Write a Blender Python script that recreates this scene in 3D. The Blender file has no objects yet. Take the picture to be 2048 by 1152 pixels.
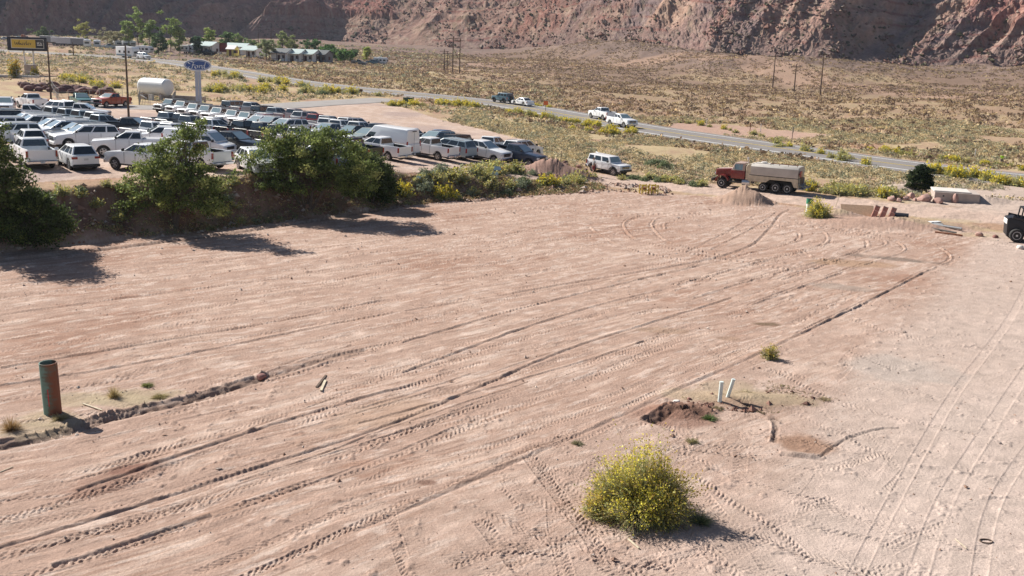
import bpy, bmesh, math, random
import numpy as np
from mathutils import Vector, Matrix
C = bpy.context.scene.collection
rng = np.random.default_rng(7); random.seed(7)
R = math.radians

# ---------------------------------------------------------------- camera, sky, sun, exposure
F_PX, CAM_H, PITCH, ROLL = 2100., 13., 13.4, 2.06
cam = bpy.data.objects.new('camera', bpy.data.cameras.new('camera')); C.objects.link(cam)
cam.data.sensor_width = 36; cam.data.lens = 36*F_PX/2048; cam.data.clip_start = .5; cam.data.clip_end = 6000
cam.matrix_world = Matrix.Translation((0, 0, CAM_H)) @ Matrix.Rotation(R(90-PITCH), 4, 'X') @ Matrix.Rotation(R(ROLL), 4, 'Z')
bpy.context.scene.camera = cam
SUN_D = Vector((-.81, .59, 0)).normalized(); SUN_EL = 36.
SUN_V = Vector((SUN_D.x*math.cos(R(SUN_EL)), SUN_D.y*math.cos(R(SUN_EL)), math.sin(R(SUN_EL))))
world = bpy.data.worlds.new("World"); bpy.context.scene.world = world; world.use_nodes = True
wn = world.node_tree; bg = wn.nodes['Background']
sky = wn.nodes.new('ShaderNodeTexSky'); sky.sky_type = 'NISHITA'; sky.sun_disc = False
sky.sun_elevation = R(SUN_EL); sky.sun_rotation = math.atan2(SUN_D.x, SUN_D.y); sky.altitude = 1200; sky.dust_density = 1.2
wn.links.new(sky.outputs[0], bg.inputs[0]); bg.inputs[1].default_value = .052
sl = bpy.data.lights.new('sun', 'SUN'); sl.energy = 5.; sl.angle = R(.5); sl.color = (1., .955, .88)
so = bpy.data.objects.new('sun', sl); C.objects.link(so); so.rotation_euler = SUN_V.to_track_quat('Z', 'Y').to_euler()
vs = bpy.context.scene.view_settings; vs.view_transform = 'Standard'; vs.look = 'None'; vs.exposure = .77; vs.gamma = 1

# ---------------------------------------------------------------- pixel <-> ground helpers (layout only)
MR = np.array((Matrix.Rotation(R(90-PITCH), 3, 'X') @ Matrix.Rotation(R(ROLL), 3, 'Z')))
def ray(u, v): return MR @ np.array([(u-1024)/F_PX, -(v-576)/F_PX, -1.])
def gz(u, v, z=0.):
    d = ray(u, v); t = (z-CAM_H)/d[2]; return np.array([d[0]*t, d[1]*t])

# ---------------------------------------------------------------- noise
def _hash(ix, iy, s):
    h = (ix.astype(np.int64)*374761393 + iy.astype(np.int64)*668265263 + s*1442695041) & 0xffffffff
    h = ((h ^ (h >> 13))*1274126177) & 0xffffffff
    return ((h ^ (h >> 16)) & 0xffff).astype(np.float32)/65535.
def vnoise(x, y, s=0):
    ix = np.floor(x); iy = np.floor(y); fx = (x-ix).astype(np.float32); fy = (y-iy).astype(np.float32)
    fx = fx*fx*fx*(fx*(fx*6-15)+10); fy = fy*fy*fy*(fy*(fy*6-15)+10)
    a = _hash(ix, iy, s); b = _hash(ix+1, iy, s); c = _hash(ix, iy+1, s); d = _hash(ix+1, iy+1, s)
    return (a+(b-a)*fx)*(1-fy)+(c+(d-c)*fx)*fy
def fbm(x, y, s=0, o=4, g=.5):
    t = 0; a = 1; n = 0
    for i in range(o):
        t = t+a*vnoise(x*2**i+i*17.3, y*2**i-i*9.1, s+i); n += a; a *= g
    return t/n
def sst(e0, e1, x):
    t = np.clip((x-e0)/(e1-e0), 0, 1); return t*t*(3-2*t)
def ptl(x, y, P):           # signed-less distance to a polyline, arc length of the foot point
    x = np.asarray(x, float); best = np.full(x.shape, 1e9); arc = np.zeros(x.shape); side = np.zeros(x.shape); L = 0
    for (ax, ay), (bx, by) in zip(P[:-1], P[1:]):
        dx, dy = bx-ax, by-ay; l = math.hypot(dx, dy)
        t = np.clip(((x-ax)*dx+(y-ay)*dy)/l**2, 0, 1)
        d = np.hypot(x-ax-t*dx, y-ay-t*dy); m = d < best
        best = np.where(m, d, best); arc = np.where(m, L+t*l, arc)
        side = np.where(m, np.sign((x-ax)*dy-(y-ay)*dx), side); L += l
    return best, arc, side
def catmull(P, n=8):
    P = [np.array(p, float) for p in P]; Q = [2*P[0]-P[1]]+P+[2*P[-1]-P[-2]]; out = []
    for i in range(1, len(Q)-2):
        for k in range(n):
            t = k/n; a, b, c, d = Q[i-1:i+3]
            out.append(.5*((2*b)+(c-a)*t+(2*a-5*b+4*c-d)*t*t+(3*b-a-3*c+d)*t**3))
    out.append(P[-1]); return out

# ---------------------------------------------------------------- terrain height
CP = [(-27,72,3),(-36,66,3),(-50,60,3),(-19,76,2.9),(-10,82,2.2),(0,87,1.3),(8,92,.3),(-40,100,2.6),(-20,110,2.0),(-5,105,1.3),(-60,150,1.6),
      (-60,115,2.6),(-40,160,1.3),(-20,150,.9),(-30,130,1.4),(6,100,.1),(13,99,0),(19,96,0),(33,86,0),(60,100,0),(30,75,0),(60,70,0),(90,80,0),(30,108,.5),(15,118,.8),
      (57,112,0),(46,124,0),(36,135,0),(20,160,.1),(10,178,.3),(0.7,195,.6),(-16,212,.9),(-32,226,1.0),(-50,245,1.2),(-80,287,1.9),(-113,325,2.7),(-160,350,3),(-240,400,3.5),
      (-60,190,1.5),(-95,230,2.4),(-80,200,2.2),(-120,170,2.5),(-10,170,1.0),(-50,175,1.3),
      (70,130,.8),(90,160,1.5),(60,180,1.),(40,220,.8),(10,260,1.0),(-20,290,.4),(-30,330,.3),(-23,377,0),(85,330,-.3),(100,240,1.8),(130,330,1.5),(160,260,3),(230,400,4),
      (-60,340,2),(-84,387,2.5),(-130,430,3.5),(-200,480,4),(-300,600,5),(-180,620,5),(-60,560,3),(40,480,2.5),(110,430,3),(200,520,6),(300,520,8),(-60,780,7),(-250,820,8),(60,650,7),(-120,30,0),(120,20,0),(0,10,0),(250,200,3),(-250,200,3),(-300,350,4)]
CP = np.array(CP, float); _n = len(CP)
def _phi(r): return r*r*np.log(r+1e-3)
_K = np.zeros((_n+3, _n+3)); _r = np.hypot(CP[:, None, 0]-CP[None, :, 0], CP[:, None, 1]-CP[None, :, 1])/100
_K[:_n, :_n] = _phi(_r)+np.eye(_n)*.002; _K[:_n, _n] = 1; _K[:_n, _n+1:] = CP[:, :2]/100; _K[_n, :_n] = 1; _K[_n+1:, :_n] = CP[:, :2].T/100
_W = np.linalg.solve(_K, np.r_[CP[:, 2], 0, 0, 0])
def upper(x, y):
    z = _W[_n]+_W[_n+1]*x/100+_W[_n+2]*y/100
    for i in range(_n): z = z+_W[i]*_phi(np.hypot(x-CP[i, 0], y-CP[i, 1])/100)
    return z
FOOT = np.array([(-200,-60),(-70,28),(-45,47),(-30,58.5),(-25.5,63),(-19.3,68.5),(-15.5,73),(-11.2,78),(-5.4,84),(3,90),(9,93.5),(20,91.5),(27,84),(35,78.5),(60,74),(200,60)], float)
def footy(x): return np.interp(x, FOOT[:, 0], FOOT[:, 1])
HW = [(95,82),(74,97.5),(54.5,113),(44.6,123),(36.2,135.5),(19.9,160),(0.7,194.5),(-13.5,210.5),(-30.4,225),(-50.2,245),(-81.9,287.5),(-117.8,328),(-171,352),(-260,392),(-420,450)]
HW = [tuple(p) for p in catmull(HW, 4)]
SR = [(-24,199),(-29,187),(-34,176),(-37.5,167),(-42,160),(-51,152),(-60,148),(-80,141),(-110,128)]
SR = [tuple(p) for p in catmull(SR, 3)]
DR = [(-1,108),(6,100.5),(12.6,99),(19,96),(29,90),(36,86.5),(48,86),(70,92)]
BPOLY = None
def mtn_base(a):    # distance of the foot of the mountains for an azimuth in degrees
    return np.interp(a, [-80,-45,-27,-21,-16,-10.5,-5.5,0,5,10,16,22,27,45,80], [700,640,600,690,720,760,700,640,560,490,480,500,500,520,560])
MOUNDS = [gz(1110,322,1)]
def terrain(x, y, fine=False):
    x = np.asarray(x, float); y = np.asarray(y, float)
    U = upper(x, y)
    s = y-footy(x)
    wob = (vnoise(x*.35, y*.35, 31)-.5)*2.2*sst(9, 0, x)
    k = sst(-.3, np.interp(x, [-4, 8], [4.6, 8.]), s+wob)
    d0 = np.hypot(x, y)
    z = U*k
    # far hummocks
    dh, _, _ = ptl(x, y, HW[::2]); ds, _, _ = ptl(x, y, SR)
    off = sst(7, 22, dh)*sst(5, 15, ds)
    # scrub area relief
    az = np.degrees(np.arctan2(x, y))
    scr = off*sst(6, 20, s)*np.maximum(sst(-25, -5, x)*0+sst(3, 22, x), sst(165, 185, d0))
    z = z+scr*((fbm(x/14, y/14, 3)-.5)*1.1+(fbm(x/48, y/48, 5, 3)-.5)*2.6*sst(150, 260, d0))
    # dark mounds in front of the mountain
    md = mtn_base(az)-d0
    z = z+sst(-10, 60, -md+85)*(6+10*(fbm(x/90+3, y/90, 9, 3)-.35))*sst(-4, 6, az)*.8
    z = z+sst(30, 90, -md+115)*sst(-6, 4, az)*((fbm(x/22, y/22, 90, 4, .55)-.5)*4.5)
    # big shoulder of the hillside at right
    # rubbish / dirt piles
    for (mx, my), r, h in (((9.2, 0), 0, 0),):
        pass
    z = z-.18*sst(7.5, 5.5, dh)*0
    return z
def on(u, v, dz=0.):
    """point where the sight line of a pixel meets the terrain"""
    d = ray(u, v); t = np.concatenate([np.arange(15, 200, .25), np.arange(200, 900, 1.)])/math.hypot(d[0], d[1])
    X, Y, Z = d[0]*t, d[1]*t, CAM_H+d[2]*t
    T = terrain(X, Y)+dz; i = np.argmax(Z < T)
    if i == 0: i = len(t)-1
    a = (Z[i-1]-T[i-1])/((Z[i-1]-T[i-1])-(Z[i]-T[i])+1e-9)
    return float(X[i-1]+(X[i]-X[i-1])*a), float(Y[i-1]+(Y[i]-Y[i-1])*a)
def tz(x, y): return float(terrain(np.array([x]), np.array([y]))[0])

# ---------------------------------------------------------------- materials
MATS = {}
def new_mat(name):
    m = bpy.data.materials.new(name); m.use_nodes = True; MATS[name] = m
    return m, m.node_tree, m.node_tree.nodes['Principled BSDF']
def mat(name, col, rough=.6, metal=0., noise=0., nscale=8., bump=0., bscale=60., spec=.5, coat=0.):
    if name in MATS: return MATS[name]
    m, nt, b = new_mat(name); b.inputs['Roughness'].default_value = rough; b.inputs['Metallic'].default_value = metal
    b.inputs['Base Color'].default_value = (*col, 1); b.inputs['Specular IOR Level'].default_value = spec
    b.inputs['Coat Weight'].default_value = coat
    tc = nt.nodes.new('ShaderNodeTexCoord')
    if noise:
        n = nt.nodes.new('ShaderNodeTexNoise'); n.inputs['Scale'].default_value = nscale; n.inputs['Detail'].default_value = 5
        nt.links.new(tc.outputs['Object'], n.inputs['Vector'])
        r = nt.nodes.new('ShaderNodeValToRGB'); r.color_ramp.elements[0].position = .3; r.color_ramp.elements[1].position = .7
        r.color_ramp.elements[0].color = tuple(c*(1-noise) for c in col)+(1,); r.color_ramp.elements[1].color = tuple(min(1, c*(1+noise)) for c in col)+(1,)
        nt.links.new(n.outputs[0], r.inputs[0]); nt.links.new(r.outputs[0], b.inputs['Base Color'])
    if bump:
        n = nt.nodes.new('ShaderNodeTexNoise'); n.inputs['Scale'].default_value = bscale; n.inputs['Detail'].default_value = 4
        nt.links.new(tc.outputs['Object'], n.inputs['Vector'])
        bp = nt.nodes.new('ShaderNodeBump'); bp.inputs['Strength'].default_value = bump; bp.inputs['Distance'].default_value = .02
        nt.links.new(n.outputs[0], bp.inputs['Height']); nt.links.new(bp.outputs[0], b.inputs['Normal'])
    return m
def attr_mat(name, rough=.95, nscale=3., amt=.25, bump=0., bdist=.05, bscale=12., spec=.15, nscale2=None):
    """colour comes from the mesh's own 'Col' attribute, broken up by world-scale noise"""
    m, nt, b = new_mat(name); b.inputs['Roughness'].default_value = rough; b.inputs['Specular IOR Level'].default_value = spec
    a = nt.nodes.new('ShaderNodeAttribute'); a.attribute_name = 'Col'
    tc = nt.nodes.new('ShaderNodeTexCoord')
    col = a.outputs['Color']
    for sc in [nscale]+([nscale2] if nscale2 else [])+([nscale2*3] if nscale2 and nscale2 > 5 else []):
        n = nt.nodes.new('ShaderNodeTexNoise'); n.inputs['Scale'].default_value = sc; n.inputs['Detail'].default_value = 8; n.inputs['Roughness'].default_value = .65
        nt.links.new(tc.outputs['Object'], n.inputs['Vector'])
        mr = nt.nodes.new('ShaderNodeMapRange'); mr.inputs['From Min'].default_value = .3; mr.inputs['From Max'].default_value = .7
        mr.inputs['To Min'].default_value = 1-amt; mr.inputs['To Max'].default_value = 1+amt; nt.links.new(n.outputs[0], mr.inputs['Value'])
        mx = nt.nodes.new('ShaderNodeVectorMath'); mx.operation = 'SCALE'
        nt.links.new(col, mx.inputs[0]); nt.links.new(mr.outputs[0], mx.inputs['Scale']); col = mx.outputs[0]
    nt.links.new(col, b.inputs['Base Color'])
    if bump:
        n = nt.nodes.new('ShaderNodeTexNoise'); n.inputs['Scale'].default_value = bscale; n.inputs['Detail'].default_value = 6; n.inputs['Roughness'].default_value = .7
        nt.links.new(tc.outputs['Object'], n.inputs['Vector'])
        bp = nt.nodes.new('ShaderNodeBump'); bp.inputs['Strength'].default_value = bump; bp.inputs['Distance'].default_value = bdist
        nt.links.new(n.outputs[0], bp.inputs['Height']); nt.links.new(bp.outputs[0], b.inputs['Normal'])
    return m

# ---------------------------------------------------------------- object helpers
def tag(o, label=None, cat=None, group=None, kind=None):
    if label: o['label'] = label
    if cat: o['category'] = cat
    if group: o['group'] = group
    if kind: o['kind'] = kind
    return o
def thing(name, label, cat, loc=(0, 0, 0), rz=0., group=None):
    o = bpy.data.objects.new(name, None); C.objects.link(o); o.empty_display_size = .3
    o.location = loc; o.rotation_euler = (0, 0, rz); return tag(o, label, cat, group)
def copy_tree(o, parent=None):
    c = o.copy(); C.objects.link(c); c.parent = parent
    for ch in o.children: copy_tree(ch, c)
    return c
def mesh_np(name, V, Fc, m, parent=None, cols=None, smooth=False):
    V = np.asarray(V, np.float32); Fc = np.asarray(Fc, np.int32); k = Fc.shape[1]
    me = bpy.data.meshes.new(name); me.vertices.add(len(V)); me.vertices.foreach_set('co', V.ravel())
    me.loops.add(Fc.size); me.loops.foreach_set('vertex_index', Fc.ravel())
    me.polygons.add(len(Fc)); me.polygons.foreach_set('loop_start', np.arange(0, Fc.size, k, dtype=np.int32))
    me.polygons.foreach_set('use_smooth', np.full(len(Fc), smooth)); me.update(calc_edges=True)
    if cols is not None:
        a = me.color_attributes.new('Col', 'FLOAT_COLOR', 'POINT'); cc = np.ones((len(V), 4), np.float32); cc[:, :3] = cols
        a.data.foreach_set('color', cc.ravel())
    if m: me.materials.append(m)
    o = bpy.data.objects.new(name, me); C.objects.link(o); o.parent = parent
    return o
class MB:
    """gathers boxes, tubes, prisms, lofts; build() links them as ONE mesh"""
    def __init__(s): s.v = []; s.f = []; s.bev = 0
    def add(s, vs, fs):
        n = len(s.v); s.v += [tuple(v) for v in vs]; s.f += [tuple(n+i for i in f) for f in fs]; return s
    def box(s, x0, x1, y0, y1, z0, z1, M=None):
        vs = [Vector((x, y, z)) for x in (x0, x1) for y in (y0, y1) for z in (z0, z1)]
        if M: vs = [M @ v for v in vs]
        return s.add(vs, [(0,1,3,2),(4,6,7,5),(0,4,5,1),(2,3,7,6),(0,2,6,4),(1,5,7,3)])
    def prism(s, P, y0, y1, ax='y'):      # polygon P in (x,z) extruded along y (or (y,z) along x, (x,y) along z)
        n = len(P)
        def mk(a, b, c): return {'y': (a, c, b), 'x': (c, a, b), 'z': (a, b, c)}[ax]
        vs = [mk(a, b, y0) for a, b in P]+[mk(a, b, y1) for a, b in P]
        return s.add(vs, [tuple(range(n)), tuple(range(2*n-1, n-1, -1))]+[(i, i+n, (i+1) % n+n, (i+1) % n) for i in range(n)])
    def tube(s, a, b, r0, r1=None, n=8, cap=True):
        a = Vector(a); b = Vector(b); r1 = r0 if r1 is None else r1; d = (b-a).normalized()
        u = d.orthogonal().normalized(); w = d.cross(u); vs = []
        for p, r in ((a, r0), (b, r1)):
            for i in range(n): t = 2*math.pi*i/n; vs.append(p+(u*math.cos(t)+w*math.sin(t))*r)
        fs = [(i, (i+1) % n, n+(i+1) % n, n+i) for i in range(n)]
        if cap: fs += [tuple(range(n-1, -1, -1)), tuple(range(n, 2*n))]
        return s.add(vs, fs)
    def loft(s, rings, cap=True, close=True):
        n = len(rings[0]); vs = [v for r in rings for v in r]; fs = []
        for i in range(len(rings)-1):
            for j in range(n if close else n-1):
                k = (j+1) % n; fs.append((i*n+j, i*n+k, (i+1)*n+k, (i+1)*n+j))
        if cap: fs += [tuple(range(n-1, -1, -1)), tuple((len(rings)-1)*n+j for j in range(n))]
        return s.add(vs, fs)
    def ball(s, c, r, n=8, m=5, sz=1.):
        rings = [[(c[0]+r*math.sin(math.pi*i/m)*math.cos(2*math.pi*j/n), c[1]+r*math.sin(math.pi*i/m)*math.sin(2*math.pi*j/n), c[2]+sz*r*math.cos(math.pi*i/m)) for j in range(n)] for i in range(m+1)]
        return s.loft(rings, cap=False)
    def build(s, name, m, parent=None, bevel=0., seg=1, smooth=False):
        me = bpy.data.meshes.new(name); bm = bmesh.new(); vv = [bm.verts.new(v) for v in s.v]
        for f in s.f:
            try: bm.faces.new([vv[i] for i in f])
            except ValueError: pass
        bmesh.ops.remove_doubles(bm, verts=bm.verts, dist=1e-5)
        bmesh.ops.recalc_face_normals(bm, faces=bm.faces)
        if bevel:
            es = [e for e in bm.edges if len(e.link_faces) == 2 and e.calc_face_angle(0) > .35]
            bmesh.ops.bevel(bm, geom=es, offset=bevel, segments=seg, affect='EDGES', clamp_overlap=True, profile=.6)
        bm.to_mesh(me); bm.free()
        if smooth:
            for p in me.polygons: p.use_smooth = True
        if m: me.materials.append(m)
        o = bpy.data.objects.new(name, me); C.objects.link(o); o.parent = parent; return o

# ================================================================ GROUND
def build_ground():
    # grid spacing follows distance so near dirt keeps its tyre tracks as real relief
    ys = np.arange(1330, 125, -1.35); d1 = 27300/(ys-75)
    rows = [1.5, 5, 9, 12, 15, 18, 20]
    for d in d1:
        if d < 21: continue
        while d-rows[-1] > 2.6: rows.append(rows[-1]+2.5)
        rows.append(d)
    while rows[-1] < 880: rows.append(rows[-1]+max(2.5, (rows[-1]-560)*.08))
    rows = np.array(rows)
    ca = np.arange(-28.2, 28.2, .0415)
    side = 28.2+np.cumsum(np.linspace(.12, 1.3, 60)); ca = np.r_[-side[::-1], ca, side]
    A = np.radians(ca); D, AA = np.meshgrid(rows, A, indexing='ij')
    # keep 'rows' roughly level on screen in the middle of the view
    D = D/np.maximum(np.cos(AA), .62)
    X = D*np.sin(AA); Y = D*np.cos(AA)
    nr, nc = X.shape
    Z = terrain(X.ravel(), Y.ravel()).reshape(nr, nc)
    S = Y-footy(X)
    # region masks
    e1 = [gz(u, v) for u, v in ((300,1260),(640,1120),(911,975),(1227,838),(1400,760),(1500,720),(1556,690),(1738,605),(1842,552),(1900,515),(1960,470))]
    rx = np.interp(Y, [p[1] for p in e1], [p[0] for p in e1])        # right edge of the graded field
    infield = sst(.8, -.8, S)*sst(.5, -.3, X-rx)
    rightside = sst(.8, -.8, S)*(1-sst(.5, -.3, X-rx))
    nearm = sst(120, 95, D)
    # --- relief of the dirt
    th = R(44); u = X*math.cos(th)+Y*math.sin(th); w = -X*math.sin(th)+Y*math.cos(th)
    w2 = w+(fbm(X/9, Y/9, 40, 2)-.5)*1.6
    h = infield*((vnoise(u/7, w2/.33, 11)-.5)*.022+(vnoise(u/1.6, w2/.10, 12)-.5)*.012+(vnoise(u/14, w2/1.3, 13)-.5)*.03)
    h += nearm*(fbm(X/.9, Y/.9, 14, 4, .6)-.5)*.05
    cl = fbm(X*2.2, Y*2.2, 15, 3, .6); h += nearm*np.clip(cl-.68, 0, 1)*.25*np.where(infield > .5, sst(.45, .65, fbm(X/5, Y/5, 16)), .9)
    h += sst(0, 3, S)*sst(130, 100, D)*(fbm(X/.7, Y/.7, 18, 4, .6)-.5)*.12
    # --- stamps
    tone = np.zeros_like(Z)
    def stamp(P, wid, fn, n=6, world=False):
        P = [np.array(p) if world else gz(*p) for p in catmull(P, n)]
        L = 0
        acc = {}
        for a, b in zip(P[:-1], P[1:]):
            dx, dy = b-a; l = math.hypot(dx, dy)
            if l < 1e-6: continue
            m = wid*1.3
            azs = np.degrees([math.atan2(q[0], q[1]) for q in (a, b)]); ds = [math.hypot(*q) for q in (a, b)]
            pad = math.degrees(m/min(ds)); ys_ = [a[1]-m, b[1]-m, a[1]+m, b[1]+m]
            c0, c1 = np.searchsorted(ca, [azs.min()-pad, azs.max()+pad]); r0, r1 = np.searchsorted(rows, [min(ys_)-.2, max(ys_)+.2])
            if c1 <= c0 or r1 <= r0: L += l; continue
            sx, sy = X[r0:r1, c0:c1]-a[0], Y[r0:r1, c0:c1]-a[1]
            t = (sx*dx+sy*dy)/l; q = (sx*dy-sy*dx)/l/wid
            ok = (t >= 0) & (t <= l) & (np.abs(q) < 1.3)
            dh, dt = fn(L+t, q)
            h[r0:r1, c0:c1] += np.where(ok, dh, 0); tone[r0:r1, c0:c1] += np.where(ok, dt, 0)
            L += l
    def tread(depth=.05, pitch=.22, ph=0., k=.9, fade=True):
        def fn(s, q):
            a = np.abs(q); wv = vnoise(s/.5+ph*7, q*2.5, 52)*.55; lug = sst(-.25, .45, np.sin(2*math.pi*(s/pitch+a*k+ph+.5*(q > 0)+wv)))*(.35+.9*vnoise(s/.16, q*4+ph*5, 53))
            brk = .12+.88*sst(.35, .68, vnoise(s/2.6+ph*13, q*.7+3.3, 51)) if fade else 1.
            ins = sst(1.0, .9, a)
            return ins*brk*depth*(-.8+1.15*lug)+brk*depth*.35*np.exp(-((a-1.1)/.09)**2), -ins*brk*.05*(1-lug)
        return fn
    def ridge(ht=.07, seed=1):
        def fn(s, q):
            n = .3+vnoise(s*1.4, q*1.5+seed*7, 60+seed)*.9+.5*(vnoise(s*5, q*5, 61+seed)-.5)
            return ht*n*np.exp(-(q/.45)**2)-ht*.7*np.exp(-((q-.75)/.25)**2), np.exp(-(q/.6)**2)*-.05
        return fn
    def cutf(ht, seed=1, tn=-.3):
        def fn(s, q):
            n = .5+vnoise(s*1.1, q*2, 70+seed)*.6+(vnoise(s*4, q*4, 71+seed)-.5)*.9
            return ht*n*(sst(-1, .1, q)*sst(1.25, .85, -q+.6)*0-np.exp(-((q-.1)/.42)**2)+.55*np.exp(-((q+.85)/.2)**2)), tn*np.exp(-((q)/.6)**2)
        return fn
    def smooth(depth):
        def fn(s, q): 
            a = np.abs(q); return -depth*sst(1., .8, a)+depth*.9*np.exp(-((a-1.08)/.1)**2), .05*sst(1, .8, a)
        return fn
    TW = .23
    big = [[(300,1240),(640,1090),(911,959),(1227,827),(1460,713),(1600,640),(1738,575)],
           [(-60,1180),(200,1105),(500,1010),(800,905),(1147,768),(1320,697),(1460,640),(1600,590)],
           [(-60,1120),(250,1050),(560,955),(800,868),(1095,758),(1251,699),(1460,626),(1620,572)],
           [(-60,1062),(200,985),(500,885),(800,782),(1008,713),(1234,643),(1460,574),(1600,538)],
           [(-60,1002),(164,992-10),(342,934),(581,845),(700,790),(900,725),(1112,655),(1320,590)],
           [(-60,925),(0,915),(239,862),(478,779),(700,711),(900,650),(1100,600)],
           [(-60,1012),(17,998),(307,905),(480,855),(600,812),(760,755),(900,705)],
           [(-60,850),(100,835),(300,808)],
           [(-60,770),(0,760),(350,702),(600,655),(800,622),(1025,578),(1200,548),(1400,515)],
           [(-60,715),(0,705),(300,662),(620,605),(900,545),(1180,492),(1400,470)],
           [(-60,655),(0,645),(300,612),(700,555),(1000,502),(1250,452)],
           [(-60,605),(0,595),(300,562),(650,517),(900,482),(1100,457),(1250,430)],
           [(-60,690),(200,655),(500,600),(800,535),(1050,487)],
           [(200,700),(500,652),(800,585),(1000,545)],
           [(700,520),(900,490),(1150,476),(1180,470)],
           [(1150,640),(1350,575),(1560,515),(1700,480)],
           [(1200,585),(1400,525),(1600,470)],
           [(0,800),(300,748),(560,700),(700,672)]]
    for i, P in enumerate(big):
        far = P[len(P)//2][1] < 660
        stamp(P, TW*(1.15 if i % 2 else .95), tread(.036 if not far else .030, .2+.03*(i % 3), i*.37, .9 if i % 3 else -.9))
    # twin lines a track-gauge away
    for i, P in enumerate(big[:6]+big[8:12]):
        stamp([(u, v-(v-75)*.045) for u, v in P], TW, tread(.022, .2, i*.7))
    rid = [[(-60,1110),(300,1000),(600,905),(800,838),(1112,705),(1300,645),(1460,595)], [(800,744),(1112,633),(1320,578)],
           [(800,685),(1043,615),(1268,560),(1400,530)], [(700,1060),(900,975),(1200,845),(1400,755),(1500,712),(1620,655),(1738,598),(1842,546)],
           [(-60,780),(0,770),(350,712),(700,640),(1025,586)], [(0,560),(300,535),(600,500),(900,462)], [(700,690),(560,735),(520,752)],
           [(850,420),(1000,400),(1200,392),(1400,398)], [(900,436),(1080,415),(1250,408)], [(700,452),(900,425)],
           [(0,628),(300,588),(640,545),(860,505)], [(0,735),(250,693),(560,640),(760,600)],[(1000,470),(1150,440),(1300,425)],[(1350,410),(1500,402),(1600,412)],[(150,980),(600,830),(850,760)],[(100,1130),(420,1030)]]
    for i, P in enumerate(rid): stamp(P, .2 if i != 3 else .26, ridge(.05 if i != 3 else .032, i))
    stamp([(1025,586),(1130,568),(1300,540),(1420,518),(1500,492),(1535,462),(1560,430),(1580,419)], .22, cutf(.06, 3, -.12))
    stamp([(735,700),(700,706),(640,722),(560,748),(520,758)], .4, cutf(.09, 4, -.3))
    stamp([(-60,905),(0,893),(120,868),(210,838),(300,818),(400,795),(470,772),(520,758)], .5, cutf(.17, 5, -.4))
    # loops at the far right end of the field
    arcs = [[(1440,470),(1540,452),(1573,458),(1600,468),(1598,480),(1573,490),(1490,508),(1380,535)], [(1500,440),(1593,446),(1640,460),(1657,478),(1635,496),(1530,521),(1350,570)],
            [(1668,463),(1715,476),(1738,488),(1713,504),(1552,546),(1400,592)], [(1560,448),(1718,464),(1780,478),(1809,495),(1800,507),(1738,526),(1635,562),(1500,612)],
            [(1700,458),(1821,474),(1870,490),(1900,510),(1897,524),(1842,548),(1738,602),(1600,668)], [(1330,428),(1280,433),(1254,442),(1250,458),(1283,483),(1407,512),(1500,527),(1620,547)],
            [(1420,425),(1330,434),(1306,446),(1310,462),(1345,488),(1450,512),(1600,530)], [(1500,420),(1400,432),(1335,446),(1330,460)], [(1420,500),(1480,470),(1530,440),(1550,425)], [(1370,505),(1450,465),(1510,430)],
            [(1180,455),(1200,470),(1260,500),(1360,520)], [(1600,500),(1640,520),(1700,525)],[(1640,452),(1700,466),(1760,480),(1770,492),(1700,512),(1560,560)]]
    for i, P in enumerate(arcs):
        kk_ = .5 if i in (8, 9) else .9; stamp(P, .3, tread(.045*kk_, .25, i*.3)); stamp([(u, v-1.5) for u, v in P], .18, ridge(.07*kk_, i+3))
    # loader lugs crossing the corner by the bush
    lug = [[(1330,925),(1387,955),(1459,1007),(1551,1063),(1620,1130)], [(1360,905),(1419,931),(1500,960),(1619,991),(1700,1025)], [(1340,890),(1440,905),(1579,925),(1650,935)],
           [(1290,838),(1350,860),(1419,884),(1520,915)], [(1540,740),(1607,755),(1700,790),(1745,812)], [(1060,915),(1100,967),(1140,1020),(1185,1079),(1210,1130)], [(1015,960),(1050,1020),(1090,1090),(1110,1160)],
           [(1560,770),(1640,790),(1720,820)], [(1400,985),(1440,1030),(1500,1080),(1540,1140)], [(1700,1060),(1780,1090),(1830,1130)], [(1120,880),(1180,862),(1290,845)], [(1600,945),(1690,930),(1760,900)],
           [(1640,680),(1700,700),(1790,740)], [(900,1130),(1000,1100),(1150,1110),(1350,1135)], [(960,1040),(1000,1090),(1050,1150)], [(1500,660+60),(1600,770),(1660,800)], [(1700,640),(1760,660),(1840,680)]]
    for i, P in enumerate(lug): stamp(P, .25, tread(.03, .2, i*.21, 1.0, True), 5)
    rt = np.random.default_rng(4)
    def arc_pts(x, y, a, k, L):
        P = []
        for _ in range(int(L/1.)+2): P.append((x, y)); x += math.cos(a); y += math.sin(a); a += k+rt.normal(0, .03)
        return P
    for i in range(150):          # loader wheels criss-crossing the corner
        u_, v_ = rt.uniform(820, 1850), rt.uniform(640, 1190)
        x, y = gz(u_, v_)
        if x < np.interp(y, [p[1] for p in e1], [p[0] for p in e1])+.4: continue
        a = rt.choice([-.75, -.35, .8, 1.9])+rt.normal(0, .25); stamp(arc_pts(x, y, a, rt.normal(0, .09), rt.uniform(1.5, 5)), rt.uniform(.17, .27), tread(rt.uniform(.010, .026), rt.uniform(.16, .24), rt.uniform(0, 9), rt.choice([-1, 1])*rt.uniform(.6, 1.2)), 4, True)
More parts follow.
